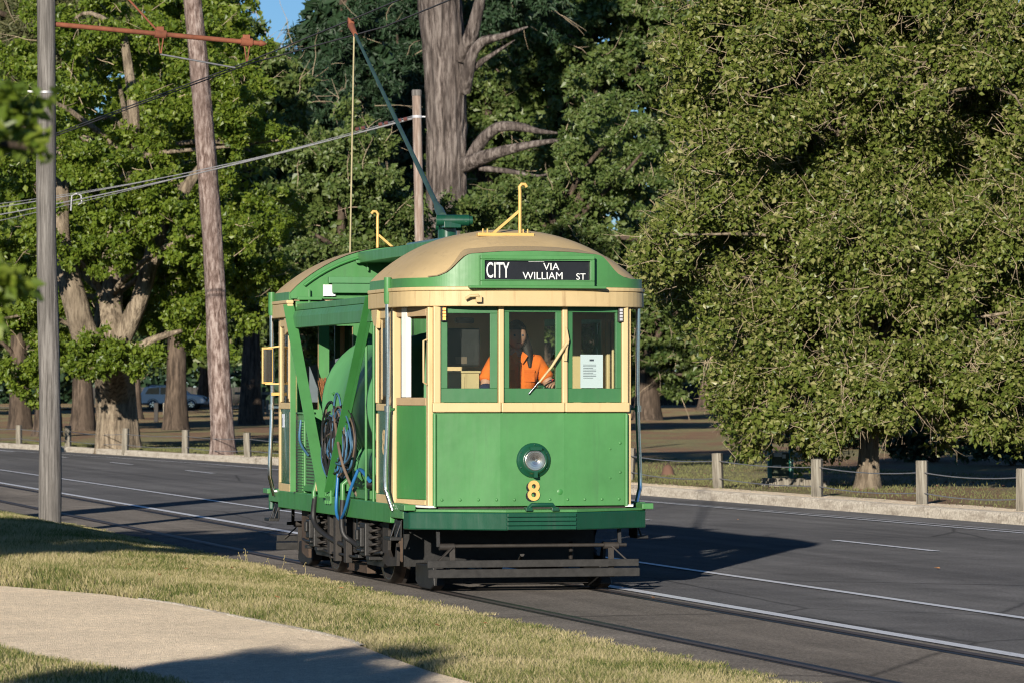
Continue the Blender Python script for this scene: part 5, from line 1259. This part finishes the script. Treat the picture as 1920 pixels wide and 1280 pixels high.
for i, (pp, rr) in enumerate([([(870, 310, 177.2), (905, 296, 176.6), (950, 282, 176), (1015, 268, 175.6), (1060, 262, 175.4)], [.34, .30, .22, .12, .03]),
                              ([(880, 300, 177.4), (905, 262, 177), (935, 238, 176.6), (975, 238, 176.4), (1010, 246, 176.2), (1050, 250, 176)], [.26, .24, .22, .19, .10, .03]),
                              ([(862, 110, 177.5), (882, 70, 177), (893, 30, 176.8), (905, -20, 176.6)], [.30, .28, .24, .18]),
                              ([(872, 170, 177.5), (877, 140, 177), (885, 105, 176.8), (905, 78, 176.6), (940, 68, 176.4), (990, 50, 176.3)], [.26, .25, .23, .20, .12, .03]),
                              ([(876, 140, 177.3), (900, 118, 177), (930, 98, 176.8), (965, 75, 176.7)], [.14, .12, .07, .02]),
                              ([(900, 315, 177), (960, 322, 176.5), (1010, 330, 176), (1040, 320, 176)], [.13, .10, .05, .02])]):
    rough_tube('limb', [rel(b, *q) for q in pp], rr, M['bark_grey'], T5, 14, .10, 4, 4, 70 + i)
# 6. dark cedars and pines at the top, brownish pine at top left
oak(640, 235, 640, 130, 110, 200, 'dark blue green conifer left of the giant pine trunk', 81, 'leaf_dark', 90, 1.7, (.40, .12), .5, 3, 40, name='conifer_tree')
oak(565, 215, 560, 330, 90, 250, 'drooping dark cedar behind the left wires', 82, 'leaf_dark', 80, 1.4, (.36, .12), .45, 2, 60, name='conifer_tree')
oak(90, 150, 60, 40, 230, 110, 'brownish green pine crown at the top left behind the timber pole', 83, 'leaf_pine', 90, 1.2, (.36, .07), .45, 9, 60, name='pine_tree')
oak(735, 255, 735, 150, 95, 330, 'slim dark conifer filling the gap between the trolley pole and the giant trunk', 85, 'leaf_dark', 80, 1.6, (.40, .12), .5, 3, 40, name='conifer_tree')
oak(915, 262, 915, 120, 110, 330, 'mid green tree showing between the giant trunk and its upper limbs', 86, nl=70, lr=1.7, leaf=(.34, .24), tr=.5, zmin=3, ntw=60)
oak(330, 170, 340, 100, 170, 180, 'light green tree rising behind the rusted arm', 84, 'leaf_bright', 90, 1.4, (.26, .19), .45, 5, 120, name='maple_tree')
# 7. trunks in the shade on the left, each with a crown of its own
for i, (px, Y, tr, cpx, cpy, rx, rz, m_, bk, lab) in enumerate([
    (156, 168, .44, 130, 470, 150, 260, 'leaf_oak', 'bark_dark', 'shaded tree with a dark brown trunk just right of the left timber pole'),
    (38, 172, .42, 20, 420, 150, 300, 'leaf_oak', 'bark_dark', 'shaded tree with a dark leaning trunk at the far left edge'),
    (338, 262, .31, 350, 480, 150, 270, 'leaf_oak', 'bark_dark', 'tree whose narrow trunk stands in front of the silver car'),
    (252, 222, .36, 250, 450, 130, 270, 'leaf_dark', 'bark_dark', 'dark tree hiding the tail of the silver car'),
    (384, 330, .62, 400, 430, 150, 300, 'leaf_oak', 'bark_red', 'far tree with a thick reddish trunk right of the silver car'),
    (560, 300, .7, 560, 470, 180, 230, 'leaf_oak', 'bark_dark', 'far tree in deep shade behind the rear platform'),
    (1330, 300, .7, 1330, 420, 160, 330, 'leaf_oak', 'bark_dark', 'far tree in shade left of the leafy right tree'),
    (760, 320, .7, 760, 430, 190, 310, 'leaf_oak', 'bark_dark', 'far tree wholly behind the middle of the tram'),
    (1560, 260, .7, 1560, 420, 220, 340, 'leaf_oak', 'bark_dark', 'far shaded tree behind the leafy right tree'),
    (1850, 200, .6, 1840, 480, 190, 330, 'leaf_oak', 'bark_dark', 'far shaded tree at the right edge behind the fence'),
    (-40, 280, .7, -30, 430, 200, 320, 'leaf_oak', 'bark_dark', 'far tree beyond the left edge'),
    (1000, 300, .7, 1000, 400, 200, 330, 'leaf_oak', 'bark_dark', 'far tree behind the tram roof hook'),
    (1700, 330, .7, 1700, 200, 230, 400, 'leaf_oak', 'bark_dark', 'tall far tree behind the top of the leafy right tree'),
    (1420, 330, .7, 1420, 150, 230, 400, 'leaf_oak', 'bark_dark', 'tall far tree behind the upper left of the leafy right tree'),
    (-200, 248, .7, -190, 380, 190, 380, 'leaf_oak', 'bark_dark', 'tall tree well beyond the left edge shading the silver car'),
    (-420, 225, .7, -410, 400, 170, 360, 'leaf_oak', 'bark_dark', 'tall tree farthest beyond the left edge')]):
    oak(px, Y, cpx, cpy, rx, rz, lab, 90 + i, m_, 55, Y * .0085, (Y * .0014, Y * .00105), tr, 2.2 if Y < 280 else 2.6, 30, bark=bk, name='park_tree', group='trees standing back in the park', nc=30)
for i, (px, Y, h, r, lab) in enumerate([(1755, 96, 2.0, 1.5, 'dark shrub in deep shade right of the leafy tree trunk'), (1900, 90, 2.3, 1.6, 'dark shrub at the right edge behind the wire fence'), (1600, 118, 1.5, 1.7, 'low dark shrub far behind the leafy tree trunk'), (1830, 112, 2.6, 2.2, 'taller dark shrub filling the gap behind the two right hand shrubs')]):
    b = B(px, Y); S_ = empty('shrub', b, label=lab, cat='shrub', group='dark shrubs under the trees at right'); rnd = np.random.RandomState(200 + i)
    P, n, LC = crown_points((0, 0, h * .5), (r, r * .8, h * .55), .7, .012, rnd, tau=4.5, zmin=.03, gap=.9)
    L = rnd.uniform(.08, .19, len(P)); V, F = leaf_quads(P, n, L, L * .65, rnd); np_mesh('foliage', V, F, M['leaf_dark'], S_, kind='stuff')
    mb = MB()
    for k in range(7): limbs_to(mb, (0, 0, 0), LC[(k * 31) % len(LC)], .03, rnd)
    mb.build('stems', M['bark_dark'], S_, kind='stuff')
# dense undergrowth far behind closes the view under the crowns
rnd = np.random.RandomState(5); n_ = 16000; Yh = rnd.uniform(385, 410, n_); Ph = np.stack([rnd.uniform(-62, 62, n_), Yh, rnd.rand(n_) ** 1.4 * 9 + .6], 1)
nn = rnd.normal(size=(n_, 3)) * .7 + np.array([0, -.6, .4]); nn /= np.linalg.norm(nn, axis=1)[:, None]
V, F = leaf_quads(Ph, nn, rnd.uniform(.7, 1.6, n_), rnd.uniform(.6, 1.2, n_), rnd); np_mesh('undergrowth', V, F, M['leaf_dark'], kind='stuff')
for i, (px, lab) in enumerate([(330, 'low brown timber paling fence far behind the silver car'), (1300, 'low brown timber paling fence far behind the right tree')]):
    fb_ = empty('paling_fence', (X_at(px, 360), 360, .6), label=lab, cat='fence')
    for k in range(40): MB().box((-8 + k * .40, 0, .85), (.36, .04, 1.7 + .05 * math.sin(k * 2.3))).build('paling', M['grime'], fb_)

# 8. trees on the near left bank; only the tips of one reach into the picture
b = Vector((-4.75, 11.6, .05))
yt = tree('young_tree', 'near leafy tree whose blurred leaf tips reach in at the left edge', b, [(0, 0, 0, .10), (0, 0, .8, .085), (.05, 0, 1.6, .07), (.1, 0, 2.6, .03)],
    [dict(center=(.42, 0, 2.3), radii=(1.35, 1.9, 1.45), lr=.5, tau=6, flat=.9, gap=.95),
     dict(center=tuple(wp(18, 210, 10.6) - b), radii=(.095, .30, .15), lr=.17, tau=3.0, gap=.9, cf=.36),
     dict(center=tuple(wp(2, 540, 10.6) - b), radii=(.045, .30, .12), lr=.14, tau=2.6, gap=.9, cf=.36)], 'leaf_bright', 'bark_dark', 7, (.042, .032), 40, .03, 30, .05, .3, .004)
mb = MB()
for py in (210, 540):
    e = wp(10, py, 10.6) - b; mb.tube([(.1, 0, 2.3), tuple(Vector((.1, 0, 2.3)).lerp(e, .5) + Vector((0, 0, .12))), tuple(e)], [.03, .02, .006], 6, False)
mb.build('long_boughs', M['bark_dark'], yt, kind='stuff')
b = Vector((-8.8, 29.5, .05))
tree('bank_tree', 'bushy tree on the near left bank outside the view, shading the grass', b, [(0, 0, 0, .2), (0, 0, 1.2, .17), (.1, 0, 3, .13), (.1, 0, 5, .06)],
    [dict(center=(.5, 0, 3.9), radii=(2.4, 2.2, 1.2), lr=.65, tau=6, gap=.95)], 'leaf_bright', 'bark_dark', 8, (.14, .10), 0, .07, 12, .05, .4)
for i, (x, y, h, r) in enumerate([(-17.5, 36, 8.0, 3.0), (-23, 44, 10.5, 3.6), (-16, 18, 9.5, 2.6)]):
    b = Vector((x, y, .05))
    tree('bank_tree', ['tall tree on the near left bank outside the view, its shade crossing the road', 'tallest tree beyond the near left bank outside the view', 'slender tree farthest back on the near left bank'][i], b, [(0, 0, 0, .25), (0, 0, 2, .21), (.1, 0, h * .6, .15), (0, 0, h, .05)],
        [dict(center=(0, 0, h * .72), radii=(r, r, h * .30), nl=40, lr=.9, nc=16, nleaf=10, front=.1, shell=.3, spread=.35)], 'leaf_oak', 'bark_dark', 120 + i, (.24, .17), 0, .08, 10, .05, .4)

b = Vector((-9.4, 45, .05))
tree('bank_tree', 'huge tree on the near left bank outside the view, its crown high above the road', b, [(0, 0, 0, .45), (0, 0, 3, .38), (.2, 0, 7, .28), (1, 0, 12, .15)],
    [dict(center=(1.9, 0, 14.2), radii=(3.7, 4.2, 2.9), lr=1.2, tau=2.4, zmin=11.0)], 'leaf_oak', 'bark_dark', 131, (.30, .22), 0, .15, 20, .05, .4)

# small plant beneath the sign, fallen leaves on the road and verge, stones
rnd = np.random.RandomState(3); b = B(1500, 72.5); pl = empty('small_plant', b, label='small bright yellow green plant right of the green sign posts', cat='plant')
P = rnd.normal(size=(120, 3)) * np.array([.09, .09, .11]) + np.array([0, 0, .24]); nn = rnd.normal(size=(120, 3)); nn /= np.linalg.norm(nn, axis=1)[:, None]
V, F = leaf_quads(P, nn, rnd.uniform(.04, .08, 120), rnd.uniform(.03, .05, 120), rnd); np_mesh('foliage', V, F, M['leaf_bright'], pl, kind='stuff')
mb = MB()
for k in range(6): mb.tube([(0, 0, 0), (rnd.uniform(-.05, .05), rnd.uniform(-.05, .05), .15), (rnd.uniform(-.12, .12), 0, .32)], .006, 4, False)
mb.build('stem', M['twig'], pl)
M['deadleaf'] = plain('fallen_leaf', (.36, .17, .07), .7, 0, .3)
lf = MB(); lf.add([(0, -.05, .004), (.022, -.01, .02), (.0, .055, .012), (-.024, -.005, .016), (0, 0, .002)], [(0, 1, 4), (1, 2, 4), (2, 3, 4), (3, 0, 4)])
proto = None
spots = [(1757, 1067), (1224, 1122), (1383, 975), (350, 1081), (435, 1076), (242, 1078), (520, 1140), (640, 1112), (700, 1066), (820, 1190), (910, 1180), (300, 1100)]
rg = random.Random(9)
for i, (px, py) in enumerate(spots):
    Yl = gd(py); X_ = X_at(px, Yl); onv = X_ < float(track_edge(Yl)) and X_ > float(pup(Yl))
    if proto is None: o = proto = lf.build('fallen_leaf', M['deadleaf'])
    else: o = proto.copy(); C.objects.link(o)
    o.location = (X_, Yl, float(verge_z(X_, Yl)) + .03 if onv else .012); o.rotation_euler = (rg.uniform(-.3, .3), rg.uniform(-.3, .3), rg.uniform(0, 6)); k = rg.uniform(.45, .8); o.scale = (k, k, k)
    tag(o, 'curled orange brown leaf lying in the grass of the verge' if onv else 'curled orange brown leaf lying on the grey asphalt', 'leaf', 'fallen leaves')
n4 = 50; Ys_ = rs.uniform(66, 100, n4); Xs_ = kerb_x(Ys_) + 2.6 + 4.5 * rs.rand(n4); mb = MB()
for x, y in zip(Xs_, Ys_): mb.lathe([(.001, .03), (.025, .02), (.03, 0)], (x, y, float(park_z(y))), (.2, .1, 1), 5)
mb.build('stones', M['bark_stump'], kind='stuff')
# weeds beside the rail
mb = MB(); mb2 = MB()
for i in range(7):
    Yw = 38 + 3.4 * rs.rand(); x = float(track_edge(Yw)) - .05 - .25 * rs.rand(); h = rs.uniform(.06, .17); q = Vector((x, Yw, .02)); e = q + Vector((rs.uniform(-.05, .05), rs.uniform(-.05, .05), h)); mb.tube([q, q.lerp(e, .5) + Vector((.01, 0, 0)), e], .0028, 3, False)
    for k in range(3): mb2.lathe([(.001, .012), (.006, .005), (.001, 0)], e - Vector((rs.uniform(-.02, .02), 0, .03 * k)), (0, 0, 1), 5)
wd = mb.build('weeds', M['grass'], kind='stuff'); mb2.build('seed_heads', plain('straw_seed', (.34, .27, .10), .8), wd)
